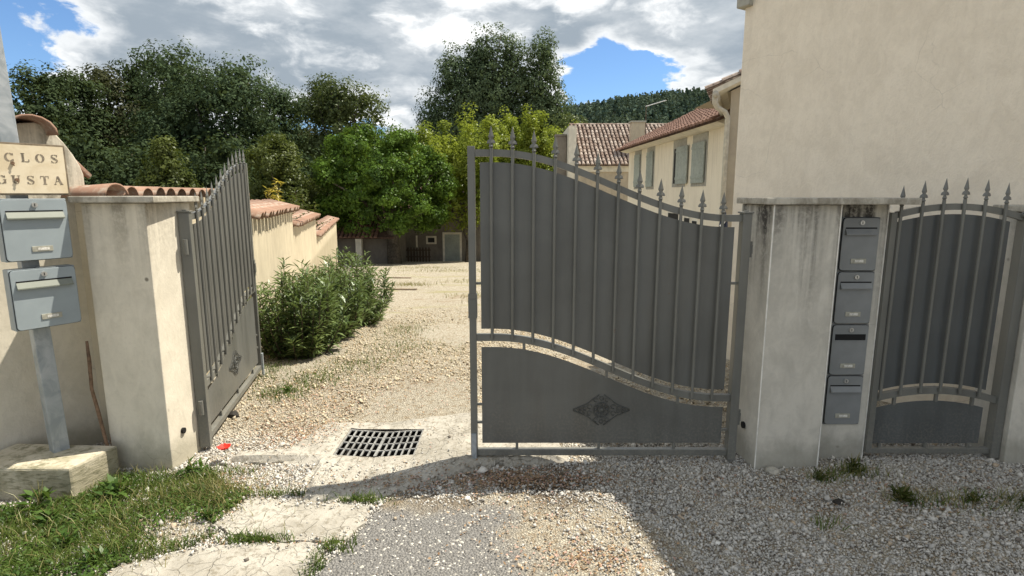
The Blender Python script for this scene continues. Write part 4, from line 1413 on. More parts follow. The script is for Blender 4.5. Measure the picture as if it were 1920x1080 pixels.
def tree(name, label, base, blobs, leaf, nclump, cr, nleaf, L, seed, group=None, trunk_r=.3, cat='tree', wratio=.62, limbs=9, low=-.55):
    rs = np.random.RandomState(seed)
    nleaf, nclump, L = int(nleaf * 1.55), int(nclump * 1.5), L * .80
    bx, by, bz = base
    root = thing(name, label, cat, base, 0, group)
    rel = [(b[0] - bx, b[1] - by, b[2] - bz, b[3], b[4], b[5]) for b in blobs]
    (V, F), CC = crown_leaves(rel, nclump, cr, nleaf, L, rs, wratio=wratio, low=low)
    np_obj('crown', V, F, leaf, root)
    t = MB()
    top = max(rel, key=lambda b: b[2] + b[5]); cz = np.mean([b[2] for b in rel]); cx = np.mean([b[0] for b in rel]); cy = np.mean([b[1] for b in rel])
    lowz = min(b[2] - b[5] for b in rel)
    fork = max(.8, lowz * .5 + cz * .3)
    t.tube([(0, 0, -.3), (rs.uniform(-.1, .1), 0, fork * .5), (cx * .4, cy * .4, fork), (cx, cy, cz + .3 * top[5])], [trunk_r * 1.25, trunk_r, trunk_r * .85, trunk_r * .25], 8)
    for k in range(limbs):
        e = CC[rs.randint(len(CC))]
        s = Vector((cx * .4, cy * .4, fork * rs.uniform(.85, 1.15)))
        m_ = s.lerp(Vector(e), .5) + Vector(rs.normal(0, .12, 3)) * (Vector(e) - s).length * .4 + Vector((0, 0, .06 * (Vector(e) - s).length))
        t.tube([s, m_, Vector(e)], [trunk_r * .42, trunk_r * .24, trunk_r * .06], 5)
    t.build('trunk', M['trunk'], root, smooth=True)
    return root


def dome(cx, cy, zt, w, h, n, seed, asp=1.0):
    """irregular dome of n lobes: top at zt, overall width w, height h"""
    rs = np.random.RandomState(seed)
    out = [(cx, cy, zt - h * .5, w * .36, w * .36 * asp, h * .44)]
    for k in range(n):
        a = rs.uniform(0, 2 * np.pi)
        r = w * .5 * rs.uniform(.35, .72)
        u = rs.uniform(.12, .92)
        zz = zt - h * (1 - u)
        s = math.sqrt(max(.12, 1 - (u - .35) ** 2 * 1.9))
        br = w * rs.uniform(.13, .21)
        out.append((cx + math.cos(a) * r * s, cy + math.sin(a) * r * s * asp, min(zz, zt - br * .8), br, br, br * .85))
    return out


gf = 'dark wood beyond the garden wall'
def gz(y): return float(zg(y))
tree('broadleaf_tree', 'dark tree at the left edge behind the steel post', (-35.5, 42, gz(42)), dome(-35.5, 42, 11.6, 9.0, 13, 14, 1), M['leaf_forest'], 190, .95, 11000, .30, 1, gf)
tree('broadleaf_tree', 'dark tree crown rising above the tiled pier', (-38.4, 50, gz(50)), dome(-38.4, 50, 12.8, 9.5, 14, 14, 2), M['leaf_forest'], 190, 1.0, 10000, .34, 2, gf)
tree('broadleaf_tree', 'brownish-green tree, second crown right of the pier top', (-37.2, 54, gz(54)), dome(-37.2, 54, 13.6, 9.5, 15, 14, 3), M['leaf_brown'], 180, 1.0, 9500, .34, 3, gf)
tree('broadleaf_tree', 'tall thin-topped dark tree left of the big domed tree', (-34.0, 57, gz(57)), dome(-34.0, 57, 15.3, 11, 16, 18, 4), M['leaf_forest'], 170, 1.0, 9500, .36, 4, gf)
tree('broadleaf_tree', 'broad domed blue-green tree, largest in the left wood', (-23.8, 46, gz(46)), dome(-23.6, 46, 12.6, 12.4, 15, 30, 5), M['leaf_forest_blue'], 320, 1.0, 19000, .27, 5, gf, .45)
tree('broadleaf_tree', 'blue-green crown just right of the big domed tree', (-22.9, 55, gz(55)), dome(-22.9, 55, 13.0, 9.0, 14.5, 16, 6), M['leaf_forest_blue'], 150, .9, 8500, .30, 6, gf)
tree('broadleaf_tree', 'sparse brown-tinged tree between the domed and round trees', (-21.8, 60, gz(60)), dome(-21.8, 60, 12.6, 8.0, 14, 13, 7), M['leaf_brown'], 130, .9, 5600, .30, 7, gf)
tree('broadleaf_tree', 'round olive-green tree standing alone against the clouds', (-14.1, 50, gz(50)), dome(-14.1, 50, 11.3, 9.6, 12.5, 30, 8), M['leaf_round'], 260, .95, 16000, .27, 8, gf, .4)
for k, (x, y, zt, w) in enumerate(((-29.5, 38, 5.6, 9), (-24, 36, 5.0, 9), (-19.0, 36, 5.4, 8.5), (-34, 36, 6.6, 10), (-27.5, 44, 8.4, 9), (-17.5, 44, 5.4, 8), (-14.0, 42, 3.8, 7))):
    lab = ['dark understorey tree above the first coping tiles', 'dark understorey tree behind the conical tree', 'dark understorey tree behind the open leaf spears', 'dark understorey tree close beside the steel post', 'dark tree filling the wood under the thin-topped tree', 'dark tree under the brown-tinged tree', 'low dark tree between the olive bush and round tree'][k]
    tree('broadleaf_tree', lab, (x, y, gz(y)), dome(x, y, zt, w, zt - gz(y) + .3, 14, 30 + k), M['leaf_forest'], 150, .9, 7500, .30, 30 + k, gf, low=-.9)
tree('conical_tree', 'small conical tree catching sun above the wall coping', (-15.1, 25, gz(25)), [(-15.1, 25, .2, 1.55, 1.5, 1.7), (-15.1, 25, 1.5, 1.25, 1.2, 1.3), (-15.1, 25, 2.5, .85, .85, 1.0), (-15.1, 25, 3.3, .42, .42, .75), (-16.0, 25, .6, .8, .8, .9), (-14.2, 25, .7, .8, .8, .9)], M['leaf_olive'], 170, .38, 8500, .17, 40, None, .16, low=-.9)
tree('olive_bush', 'olive-green bushy tree right of the open leaf spears', (-12.3, 30, gz(30)), dome(-12.3, 30, 4.95, 4.2, 6.2, 14, 41), M['leaf_olive'], 170, .42, 8500, .17, 41, None, .16, low=-.9)
tree('olive_bush', 'dark green shrub between the olive bush and ball tree', (-11.3, 34, gz(34)), dome(-11.3, 34, 3.0, 4.5, 5.0, 10, 42), M['leaf_olive'], 130, .42, 6000, .18, 42, None, .14, low=-.9)
# the clipped ball tree and its neighbours
bl = [(-7.55, 33, 1.95, 3.75, 3.5, 3.25)]
rb = np.random.RandomState(5)
for k in range(40):
    a = rb.uniform(0, 2 * np.pi); e = rb.uniform(-.9, 1.25)
    bl.append((-7.55 + 3.65 * math.cos(a) * math.cos(e), 33 + 3.4 * math.sin(a) * math.cos(e), 1.95 + 3.1 * math.sin(e), .62, .62, .58))
tree('ball_tree', 'clipped ball-shaped green tree at the end of the drive', (-7.0, 33.2, gz(33.2)), bl, M['leaf_ball'], 760, .34, 31000, .18, 50, None, .38, low=-.8)
def shoots(cx, cy, zb, zt, w, n, seed):
    rs = np.random.RandomState(seed)
    o = [(cx, cy, zb + (zt - zb) * .36, w * .46, w * .4, (zt - zb) * .36)]
    for k in range(n):
        x = cx + rs.uniform(-.5, .5) * w; y = cy + rs.uniform(-.4, .4) * w
        h = (zt - zb) * rs.uniform(.75, 1.0)
        o.append((x, y, zb + h * .70, .34, .34, h * .30))
    return o
for k, (x, y, zt, w, lab) in enumerate(((-3.75, 36.2, 6.4, 5.0, 'lime-green pollarded tree nearest the ball tree'), (-.7, 40.5, 7.9, 6.0, 'lime-green pollarded tree in the middle, below the tall poplar'), (2.5, 41, 7.7, 5.2, 'lime-green pollarded tree nearest the tiled house'))):
    tree('pollarded_tree', lab, (x + (.95 if k == 0 else 0), y, gz(y)), shoots(x, y, -.9 if k == 0 else -1.3, zt, w, 22, 60 + k), M['leaf_lime'], 300, .50, 16000, .20, 60 + k, 'lime-green pollarded trees', .25, low=-.9)
tree('pollarded_tree', 'smaller leafy tree below the far tiled roof', (2.3, 33.5, gz(33.5)), dome(2.3, 33.5, 3.4, 3.4, 5.6, 9, 66), M['leaf_lime'], 130, .38, 6000, .18, 66, 'lime-green pollarded trees', .16, low=-.9)
PZ = gz(62)
pop = [(-5.4, 62, 11.3, 2.9, 2.5, 6.4), (-1.6, 62, 12.2, 2.8, 2.5, 7.0), (3.0, 62, 12.1, 2.3, 2.3, 6.6), (-2.9, 63, 9.0, 5.2, 3, 4.6), (1.6, 63, 8.4, 4.0, 3, 4.4), (-8.2, 62, 9.0, 2.1, 1.9, 4.2), (-6.6, 62, 13.6, 1.5, 1.5, 2.8), (5.0, 62, 8.4, 1.6, 1.7, 4.0), (-2.9, 62, 15.6, 1.3, 1.3, 3.4), (-4.2, 62, 15.2, 1.1, 1.1, 2.9), (-.3, 62, 15.2, 1.3, 1.3, 3.2), (3.4, 62, 15.8, 1.25, 1.25, 2.9), (1.1, 62, 12.8, 2.0, 1.8, 4.6), (-3.6, 62.5, 12.8, 2.2, 2.0, 4.8), (-6.6, 62, 8.0, 2.6, 2.2, 3.6), (4.0, 62, 10.2, 2.2, 1.9, 4.2)]
tree('poplar_tree', 'tall many-headed poplar clump against the clouds', (-2.0, 62, PZ), pop, M['leaf_poplar'], 600, .85, 32000, .30, 70, None, .5, limbs=26, low=-.9)
tree('broadleaf_tree', 'pale green tree at the right foot of the poplar', (4.9, 52, gz(52)), dome(4.9, 52, 9.3, 5.6, 9.5, 13, 71), M['leaf_round'], 170, .7, 8000, .25, 71, None, .22)

# bamboo and vine on the wall
def wand_plant(name, label, cat, base, h, n, spread, leaf, L, nl, seed, group=None, wr=.16, droop=.25):
    rs = np.random.RandomState(seed)
    root = thing(name, label, cat, base, 0, group)
    t = MB(); Ps, Ns, Ts = [], [], []
    for k in range(n):
        a = rs.uniform(0, 2 * np.pi); sp_ = spread * rs.uniform(.2, 1)
        hh = h * rs.uniform(.6, 1)
        tip = Vector((math.cos(a) * sp_, math.sin(a) * sp_, hh))
        b0 = Vector((math.cos(a) * sp_ * .25, math.sin(a) * sp_ * .25, -.02))
        mid = b0.lerp(tip, .5) + Vector((0, 0, hh * .10))
        t.tube([b0, mid, tip], [.006, .005, .002], 4)
        for j in range(nl):
            f = rs.uniform(.12, 1.0)
            p = b0.lerp(mid, f * 2) if f < .5 else mid.lerp(tip, (f - .5) * 2)
            aa = rs.uniform(0, 2 * np.pi)
            tv = np.array([math.cos(aa), math.sin(aa), rs.uniform(-droop, .75)]); tv /= np.linalg.norm(tv)
            LL = L * rs.uniform(.65, 1.15)
            Ps.append(np.array(p) + tv * LL * .5); Ts.append(tv); Ns.append(np.array([-tv[2] * math.cos(aa), -tv[2] * math.sin(aa), 1.0]) + rs.normal(0, .25, 3))
    t.build('stem', M['stem'] if leaf is not M['leaf_oleander'] else M['wood_dark'], root)
    Ps = np.array(Ps); Ns = np.array(Ns); Ts = np.array(Ts)
    LL = L * rs.uniform(.7, 1.15, len(Ps))
    V, F = leaf_quads(Ps, Ns, LL, LL * wr, rs, .18, Ts)
    np_obj('foliage', V, F, leaf, root)
    return root


wand_plant('bamboo_clump', 'yellow bamboo shoot rising above the stepped garden wall', 'bamboo', (-4.75, 11.2, .45), 1.45, 9, .24, M['leaf_yellow'], .16, 60, 80, None, .22)
wand_plant('garden_shrub', 'thin green shrub behind the wall right of the bamboo', 'shrub', (-5.5, 14.6, .0), 1.75, 9, .55, M['leaf_olive'], .16, 40, 81, None, .3)
for k, (d, z, lab) in enumerate(((9.9, 1.10, 'straggly green vine on the second coping step'), (15.0, .62, 'straggly green vine on the third coping step'))):
    p = wp(d) - WN * .30
    wand_plant('wall_vine', lab, 'vine', (p.x, p.y, z), .38, 12, .75, M['leaf_olive'], .08, 26, 83 + k, 'vines on the wall coping', .4)

# oleander bushes: tall wands with long narrow leaves
def oleander(label, x, y, h, w, seed, n=75):
    rs = np.random.RandomState(seed)
    z0 = gz(y)
    root = thing('oleander_bush', label, 'bush', (x, y, z0), 0, 'oleanders along the garden wall')
    t = MB(); P, N, T, LL = [], [], [], []
    for k in range(n):
        a = rs.uniform(0, 2 * np.pi); r = math.sqrt(rs.uniform(0, 1))
        hh = h * (1 - .40 * r ** 2) * (rs.uniform(.76, 1.06) if rs.uniform() < .72 else rs.uniform(.28, .6))
        tip = np.array([math.cos(a) * r * w * .5, math.sin(a) * r * w * .5, hh])
        b0 = np.array([math.cos(a) * r * w * .27, math.sin(a) * r * w * .27, 0])
        mid = b0 * .45 + tip * .55 + np.array([math.cos(a), math.sin(a), 0]) * .05 * w + np.array([0, 0, .02])
        t.tube([tuple(b0), tuple(mid), tuple(tip)], [.007, .005, .0025], 4, caps=False)
        nw = 17
        for j in range(nw):
            f = .04 + .96 * (j + rs.uniform(0, .6)) / nw
            p = b0 + (mid - b0) * f / .55 if f < .55 else mid + (tip - mid) * (f - .55) / .45
            p = np.minimum(p, tip + .02) if f > .99 else p
            a0 = rs.uniform(0, 2 * np.pi)
            for q in range(3):
                aa = a0 + q * 2.09 + rs.normal(0, .25)
                up = rs.uniform(.15, 1.15) if f > .6 else rs.uniform(-.25, .8)
                tv = np.array([math.cos(aa), math.sin(aa), up]); tv /= np.linalg.norm(tv)
                L = rs.uniform(.085, .145) * (1.0 if f < .93 else .75)
                P.append(p + tv * L * .5); T.append(tv); LL.append(L)
                N.append(np.array([-math.cos(aa) * up, -math.sin(aa) * up, 1.0]) + rs.normal(0, .22, 3))
    t.build('stems', M['wood_dark'], root, recalc=False)
    P, N, T, LL = map(np.array, (P, N, T, LL))
    V, F = leaf_quads(P, N, LL, LL * .21, rs, .22, T)
    np_obj('foliage', V, F, M['leaf_oleander'], root)
oleander('front oleander bush beside the open gate leaf', -2.26, 5.72, 1.00, 1.08, 90, 84)
oleander('middle oleander bush in the row along the wall', -2.30, 6.75, 1.00, 1.12, 91, 80)
oleander('farthest oleander bush in the row, rounded, by the drive', -2.34, 8.0, 1.12, 1.3, 92, 96)

# ------------------------------------------------------------------ grass, weeds, gravel
LAWN = [(-2.95, 2.62), (-2.40, 2.68), (-2.27, 2.98), (-1.98, 3.02), (-1.78, 3.06), (-1.55, 2.86), (-1.40, 2.80), (-1.46, 2.52), (-1.40, 2.42), (-1.50, 2.30), (-1.72, 2.18), (-1.74, 1.8), (-3.2, 1.8)]
def blades(P, h, lean, w, rs):
    n = len(P)
    a = rs.uniform(0, 2 * np.pi, n); b = rs.uniform(0, 2 * np.pi, n)
    H = h * rs.uniform(.4, 1.25, n)
    wx = np.stack([np.cos(a), np.sin(a), np.zeros(n)], 1) * (w * rs.uniform(.6, 1.3, n))[:, None] * .5
    ln = np.stack([np.cos(b), np.sin(b), np.zeros(n)], 1) * (lean * H * rs.uniform(.2, 1.3, n))[:, None]
    up = np.array([0, 0, 1.0])
    m_ = P + ln * .35 + up * (H * .6)[:, None]
    tp = P + ln + up * H[:, None] * .97
    V = np.stack([P - wx, P + wx, m_ + wx * .7, m_ - wx * .7, tp, tp], 1)
    V = np.stack([P - wx, P + wx, m_ + wx * .75, m_ - wx * .75, tp + wx * .1, tp - wx * .1], 1).reshape(-1, 3)
    i = np.arange(n) * 6
    F = np.concatenate([np.stack([i, i + 1, i + 2, i + 3], 1), np.stack([i + 3, i + 2, i + 4, i + 5], 1)])
    return V, F
def vnoise(x, y, s, seed):
    r = np.random.RandomState(seed)
    o = np.zeros_like(x)
    for k in range(6):
        a = r.uniform(0, 6.28); f = s * r.uniform(.6, 2.2)
        o += np.sin(f * (x * math.cos(a) + y * math.sin(a)) + r.uniform(0, 6.28))
    return o / 6
rs = np.random.RandomState(15)
n = 52000
x = rs.uniform(-3.3, -1.3, n); y = rs.uniform(1.8, 3.1, n)
k = inside(LAWN, x, y) & (vnoise(x, y, 9, 2) + rs.normal(0, .25, n) > .08 - .15 * (y < 2.5) - .2 * (x < -1.9)) & ~inside([(-2.95, 2.72), (-2.31, 2.72), (-2.25, 3.05), (-2.9, 3.06)], x, y)
P = np.stack([x[k], y[k], np.full(k.sum(), -.003)], 1)
V, F = blades(P, .048, .95, .0050, rs)
tag(np_obj('grass', V, F, M['grass']), 'short green grass at the lower left', None, None, 'stuff')
n = 26000
x = rs.uniform(-3.3, -1.4, n); y = rs.uniform(1.8, 3.1, n)
k = inside(LAWN, x, y) & (vnoise(x, y, 7, 33) + rs.normal(0, .15, n) > .05) & ~inside([(-2.95, 2.72), (-2.31, 2.72), (-2.25, 3.05), (-2.9, 3.06)], x, y)
P = np.stack([x[k], y[k], rs.uniform(.006, .035, k.sum())], 1)
V, F = leaf_quads(P, rs.normal(0, .5, P.shape) + np.array([0, 0, 1.0]), rs.uniform(.012, .030, len(P)), rs.uniform(.008, .018, len(P)), rs)
tag(np_obj('clover_cover', V, F, M['leaf_weed']), 'low clover and creeping leaves among the grass', None, None, 'stuff')
# dry and sparse blades: among the lawn, along pad joints, in the drive
Ps = []
def patch(cx, cy, rx, ry, n):
    a = rs.normal(0, .45, (n, 2))
    xx = cx + a[:, 0] * rx; yy = cy + a[:, 1] * ry
    Ps.append(np.stack([xx, yy, np.asarray(zg(yy)) - .003], 1))
patch(-1.62, 2.78, .30, .22, 900); patch(-2.0, 2.5, .7, .4, 1100)
for q_ in ((2.0, 3.0, .2, .1, 90), (2.1, 2.74, .2, .1, 90), (2.35, 2.7, .3, .1, 80), (2.7, 2.7, .3, .12, 110), (1.78, 2.95, .15, .08, 60), (-2.1, 3.0, .3, .03, 60)):
    patch(*q_)
V, F = blades(np.concatenate(Ps), .075, .8, .0035, rs)
tag(np_obj('dry_grass', V, F, M['grass_dry']), 'yellowed dry grass blades among the weeds', None, None, 'stuff')
Ps = []
for (cx, cy, rx, ry, n) in ((-1.20, 2.37, .17, .035, 420), (-.80, 2.33, .09, .05, 160), (-.86, 2.20, .05, .12, 150), (-.80, 2.72, .16, .03, 260), (-1.25, 2.78, .2, .03, 150), (-1.88, 4.35, .28, .22, 420), (-1.75, 4.7, .35, .3, 420), (-1.5, 5.2, .5, .5, 500), (-1.2, 6.0, .6, .7, 500), (-1.45, 7.3, .4, .9, 420), (-2.25, 4.95, .2, .5, 350), (1.80, 2.95, .12, .06, 70), (1.93, 3.02, .14, .06, 60), (2.02, 3.02, .12, .08, 110), (2.30, 2.70, .20, .09, 70), (2.47, 2.76, .14, .06, 40), (2.66, 2.70, .18, .10, 90), (2.85, 2.66, .2, .1, 60), (2.5, 2.6, .3, .05, 30), (2.1, 2.72, .12, .08, 90), (1.55, 2.5, .1, .06, 40), (-1.65, 3.02, .2, .06, 120)):
    patch(cx, cy, rx, ry, n)
V, F = blades(np.concatenate(Ps), .05, .85, .005, rs)
tag(np_obj('verge_grass', V, F, M['grass']), 'sparse grass tufts in joints and gravel', None, None, 'stuff')
Ps = []
for (cx, cy, rx, ry, n) in ((-2.9, 15.5, .9, .7, 260), (-2.6, 24, 3.2, 1.6, 420), (-1.0, 17, 1.4, 1.2, 200), (-4.2, 27, 2.0, 1.6, 300), (-.9, 12, .9, .9, 120)):
    patch(cx, cy, rx, ry, n)
V, F = blades(np.concatenate(Ps), .11, .9, .012, rs)
tag(np_obj('drive_grass', V, F, M['grass_dry']), 'thin dry grass patches far down the drive', None, None, 'stuff')

# dead leaves and chaff
m_, g = newmat('dead_leaf')
rr_ = g.n('ShaderNodeNewGeometry').outputs['Random Per Island']
cc_ = g.mix(rr_, (.13, .075, .04), (.42, .29, .17))
cc_ = g.mix(g.mapr(g.math('FRACT', g.math('MULTIPLY', rr_, 17.7)), .7, .8), cc_, (.46, .30, .24))
finish(g, cc_, .9, None, spec=.1)
LP = []
for (cx, cy, rx, ry, n) in ((-1.55, 4.1, .55, .55, 1100), (-1.45, 3.55, .35, .25, 700), (-.9, 4.6, .9, .6, 700), (-1.2, 5.6, .8, .9, 600), (.05, 2.95, .55, .13, 1500), (-.55, 2.86, .5, .08, 350), (-1.6, 2.85, .35, .2, 350), (-2.2, 2.6, .8, .35, 350), (-1.1, 2.36, .4, .05, 120), (.1, 2.5, .5, .35, 260), (.35, 2.25, .25, .12, 350), (1.6, 2.8, .8, .3, 260), (2.3, 2.75, .7, .25, 260), (-.85, 3.4, .5, .4, 90)):
    a_ = rs.normal(0, .5, (n, 2))
    xx = cx + a_[:, 0] * rx; yy = cy + a_[:, 1] * ry
    LP.append(np.stack([xx, yy, np.asarray(zg(yy)) + rs.uniform(.006, .014, n) + np.where(inside(APRON, xx, yy), z_apron(xx, yy), 0)], 1))
LP = np.concatenate(LP)
LP = LP[~((LP[:, 0] > GX0 - .02) & (LP[:, 0] < GX1 + .02) & (LP[:, 1] > GY0 - .02) & (LP[:, 1] < GY1 + .02))]
V, F = leaf_quads(LP, rs.normal(0, .28, LP.shape) + np.array([0, 0, 1.0]), rs.uniform(.008, .024, len(LP)), rs.uniform(.005, .013, len(LP)), rs, .15)
tag(np_obj('leaf_litter', V, F, m_), 'brown dead leaf litter over the gravel', None, None, 'stuff')

# broad-leaved weeds
def weed(label, x, y, h, n, L, seed, group):
    rs = np.random.RandomState(seed)
    root = thing('weed_plant', label, 'weed', (x, y, gz(y)), 0, group)
    P, N, T, LL = [], [], [], []
    n, L = int(n * 1.5), L * .78
    for k in range(n):
        a = rs.uniform(0, 2 * np.pi); up = rs.uniform(.15, 1.6)
        tv = np.array([math.cos(a), math.sin(a), up]); tv /= np.linalg.norm(tv)
        l = L * rs.uniform(.5, 1.1)
        b0 = np.array([rs.normal(0, .3) * L, rs.normal(0, .3) * L, h * rs.uniform(0, .55)])
        P.append(b0 + tv * l * .5); T.append(tv); LL.append(l)
        N.append(np.array([-math.cos(a) * up, -math.sin(a) * up, 1]) + rs.normal(0, .25, 3))
    V, F = leaf_quads(np.array(P), np.array(N), np.array(LL), np.array(LL) * (.34 if x < 0 else .24), rs, .2, np.array(T))
    np_obj('leaves', V, F, M['leaf_weed'] if x < 0 else M['leaf_olive'], root)
    t = MB()
    for k in range(3):
        a = rs.uniform(0, 6.28)
        t.tube([(0, 0, -.01), (math.cos(a) * .01, math.sin(a) * .01, h * .6), (math.cos(a) * .03, math.sin(a) * .03, h * 1.1)], [.003, .0025, .001], 4)
    t.build('stalk', M['grass_dry'], root)
gl = 'broad-leaved weeds at the lower left'; gr = 'weeds on the gravel before the right pillar'
for k, (x, y, h, n, L, lab) in enumerate((
        (-2.10, 2.76, .12, 34, .11, 'large-leaved dock weed in the grass beside the concrete block'), (-1.83, 2.99, .11, 22, .09, 'leafy weed against the sunlit side of the left pillar'),
        (-2.27, 2.52, .09, 30, .085, 'broad-leaved weed in the grass before the block'), (-2.05, 2.34, .08, 34, .075, 'dark weed low in the middle of the grass'),
        (-2.50, 2.42, .09, 26, .09, 'broad-leaved weed at the left edge of the grass'), (-1.52, 2.55, .07, 26, .06, 'small weed at the left corner of the upper concrete pad'),
        (-2.42, 2.64, .14, 22, .11, 'tall weed at the front corner of the concrete block'), (-1.70, 2.80, .07, 22, .06, 'small weed where the grass thins toward the drain'),
        (-1.83, 2.22, .08, 28, .07, 'weed at the bottom edge beside the lower concrete pad'))):
    weed(lab, x, y, h, n, L, 100 + k, gl)
for k, (x, y, h, n, L, lab) in enumerate((
        (2.05, 2.72, .10, 60, .075, 'bushy green weed on the gravel before the pedestrian gate'), (1.98, 3.02, .12, 36, .07, 'tall weed below the letterboxes'),
        (1.74, 2.94, .08, 44, .05, 'low dark weed before the right pillar front'), (2.42, 2.70, .06, 36, .05, 'low weed right of the bushy one'), (2.70, 2.68, .08, 44, .06, 'weed at the right edge of the gravel'),
        (-1.84, 4.38, .06, 30, .06, 'single green weed in the drive gravel beyond the open leaf'))):
    weed(lab, x, y, h, n, L, 130 + k, gr if x > 0 else 'weeds in the drive')

# poppy
root = thing('poppy_flower', 'single red poppy in the gravel at the foot of the open leaf', 'flower', (-1.73, 3.16, 0))
b = MB(); b.tube([(0, 0, 0), (.004, .002, .04), (-.006, 0, .075)], .0018, 5); b.build('stem', M['leaf_weed'], root)
for k in range(5):
    a = 2 * math.pi * k / 5 + .3
    b = MB()
    c, s = math.cos(a), math.sin(a)
    pts = []
    for (r_, w_, z_) in ((.0, .006, .074), (.020, .022, .083), (.036, .020, .098)):
        for q in (-1, 0, 1):
            pts.append((-.006 + c * r_ - s * w_ * q, s * r_ + c * w_ * q, z_ + (.004 if q == 0 else .009)))
    b.add(pts, [(0, 1, 4, 3), (1, 2, 5, 4), (3, 4, 7, 6), (4, 5, 8, 7)])
    b.build('petal', M['poppy'], root, smooth=True, recalc=False)
b = MB(); b.blob((-.006, 0, .086), .006, .006, .006); b.build('centre', M['black'], root)


def rock(name, label, x, y, r, mat, seed, sq=.7):
    bm = bmesh.new()
    bmesh.ops.create_icosphere(bm, subdivisions=2, radius=1)
    rr = random.Random(seed)
    dirs = [(Vector((rr.gauss(0, 1), rr.gauss(0, 1), rr.gauss(0, 1))).normalized(), rr.uniform(.6, .95)) for _ in range(10)]
    for v in bm.verts:
        for d, h in dirs:
            k = v.co.dot(d)
            if k > h:
                v.co -= d * (k - h)
    me = bpy.data.meshes.new(name)
    for v in bm.verts:
        v.co = Vector((v.co.x * r * 1.15, v.co.y * r, v.co.z * r * sq + r * sq * .55))
    bm.to_mesh(me); bm.free()
    me.materials.append(mat)
    o = bpy.data.objects.new(name, me); COL.objects.link(o); o.location = (x, y, gz(y))
    return tag(o, label, 'stone')
rock('loose_stone', 'pale rounded stone at the foot of the right pillar', 1.515, 3.03, .036, M['stone'], 3)
rock('loose_stone', 'small black lump on the gravel before the right pillar', 1.712, 2.70, .026, M['stone_dark'], 4)
rock('loose_stone', 'dark stone wedging the open gate leaf', -2.03, 3.86, .045, M['stone_dark'], 6)
rock('loose_stone', 'small white stone on the gravel under the closed leaf', -.235, 2.745, .016, M['pale_edge'], 7)
rock('loose_stone', 'white stone lying in the shaded gravel at lower right', .955, 2.36, .013, M['pale_edge'], 8)

# loose gravel, denser near the camera
rs = np.random.RandomState(77)
def scatter(n, x0, x1, y0, y1):
    return rs.uniform(x0, x1, n), rs.uniform(y0, y1, n)
XS, YS, SS = [], [], []
x, y = scatter(225000, -3.4, 3.6, 1.85, 3.6)
dn = np.full(len(x), .95)
an = vnoise(x, y, 5, 9)
aspm = (x - .28 * y + .06 * an > -1.43) & (x + .30 * y + .35 * an < .95) & (y + .1 * an < 2.72)
mid = (x - .28 * y > -1.43) & (x + .30 * y + .35 * an < 1.30) & (y + .1 * an < 2.80)
dn[mid] = .30
dn[aspm] = .022
dn[inside(LAWN, x, y)] = .42
conc = inside(PAD1, x, y) | inside(PAD2, x, y)
litz = np.exp(-((x - .05) / .42) ** 2 - ((y - 2.93) / .14) ** 2) * (vnoise(x, y, 9, 21) > -.35)
dn *= 1 - .72 * litz
dn[conc] = .004
dn[conc & (np.minimum(poly_dist(PAD1, x, y), poly_dist(PAD2, x, y)) < .045)] = .16
ap = inside(APRON, x, y)
dn[ap] = .018
dn[ap & (y < 3.10)] = .07
sink = ((x > GX0) & (x < GX1) & (y > GY0) & (y < GY1)) | inside([(-2.95, 2.72), (-2.31, 2.72), (-2.25, 3.05), (-2.9, 3.06)], x, y) | inside([(-2.40, 3.09), (-1.995, 3.06), (-1.955, 3.42), (-2.36, 3.45)], x, y) | inside(FB, x, y)
dn[sink] = 0
dn *= np.where(vnoise(x, y, 3, 4) < -.25, .7, 1.0)
k = rs.uniform(0, 1, len(x)) < dn
zst = np.where(ap & ~sink, z_apron(x, y), np.where(conc, .014, 0.0))
XS.append(x[k]); YS.append(y[k]); SS.append(rs.lognormal(0, .42, k.sum()) * .0042); ZS = [zst[k]]
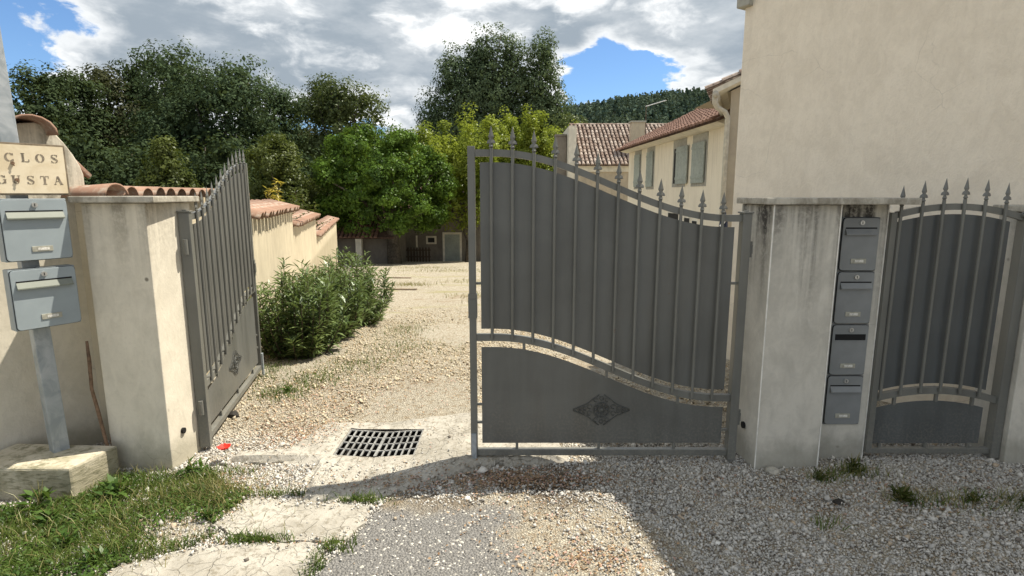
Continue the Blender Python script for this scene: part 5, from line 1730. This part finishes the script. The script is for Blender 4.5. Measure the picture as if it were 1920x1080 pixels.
x, y = scatter(100000, -3.2, 2.4, 3.6, 10.5)
k = (rs.uniform(0, 1, len(x)) < .9 * np.clip((10.5 - y) / 5.0, 0, 1)) & ~inside(APRON, x, y) & (x > -1.26 - .26 * y) & (vnoise(x, y, 2.2, 6) + .25 * vnoise(x, y, 11, 7) > -.22)
XS.append(x[k]); YS.append(y[k]); SS.append(rs.lognormal(0, .42, k.sum()) * .0056); ZS.append(np.asarray(zg(y[k])))
x, y, s, z = np.concatenate(XS), np.concatenate(YS), np.concatenate(SS), np.concatenate(ZS)
n = len(x)
base = np.array([(1, 0, 0), (-1, 0, 0), (0, 1, 0), (0, -1, 0), (0, 0, 1), (0, 0, -1)], float)
Vt = base[None] * rs.uniform(.6, 1.25, (n, 6, 1)) + rs.normal(0, .16, (n, 6, 3))
Vt *= (rs.uniform(.75, 1.3, (n, 1, 3)) * np.array([1.15, 1.0, .9]))
q = rs.normal(0, 1, (n, 4)); q /= np.linalg.norm(q, axis=1, keepdims=True)
w_, x_, y_, z_ = q.T
Rm = np.stack([np.stack([1 - 2 * (y_ ** 2 + z_ ** 2), 2 * (x_ * y_ - z_ * w_), 2 * (x_ * z_ + y_ * w_)], 1), np.stack([2 * (x_ * y_ + z_ * w_), 1 - 2 * (x_ ** 2 + z_ ** 2), 2 * (y_ * z_ - x_ * w_)], 1), np.stack([2 * (x_ * z_ - y_ * w_), 2 * (y_ * z_ + x_ * w_), 1 - 2 * (x_ ** 2 + y_ ** 2)], 1)], 1)
Vt = np.einsum('nij,nkj->nki', Rm, Vt) * s[:, None, None]
Vt += np.stack([x, y, z + s * .55], 1)[:, None, :]
tri = np.array([(0, 2, 4), (2, 1, 4), (1, 3, 4), (3, 0, 4), (2, 0, 5), (1, 2, 5), (3, 1, 5), (0, 3, 5)])
F = (np.arange(n)[:, None, None] * 6 + tri[None]).reshape(-1, 3)
tag(np_obj('gravel_stones', Vt.reshape(-1, 3), F, M['gravel']), 'loose pale gravel stones over the forecourt', None, None, 'stuff')
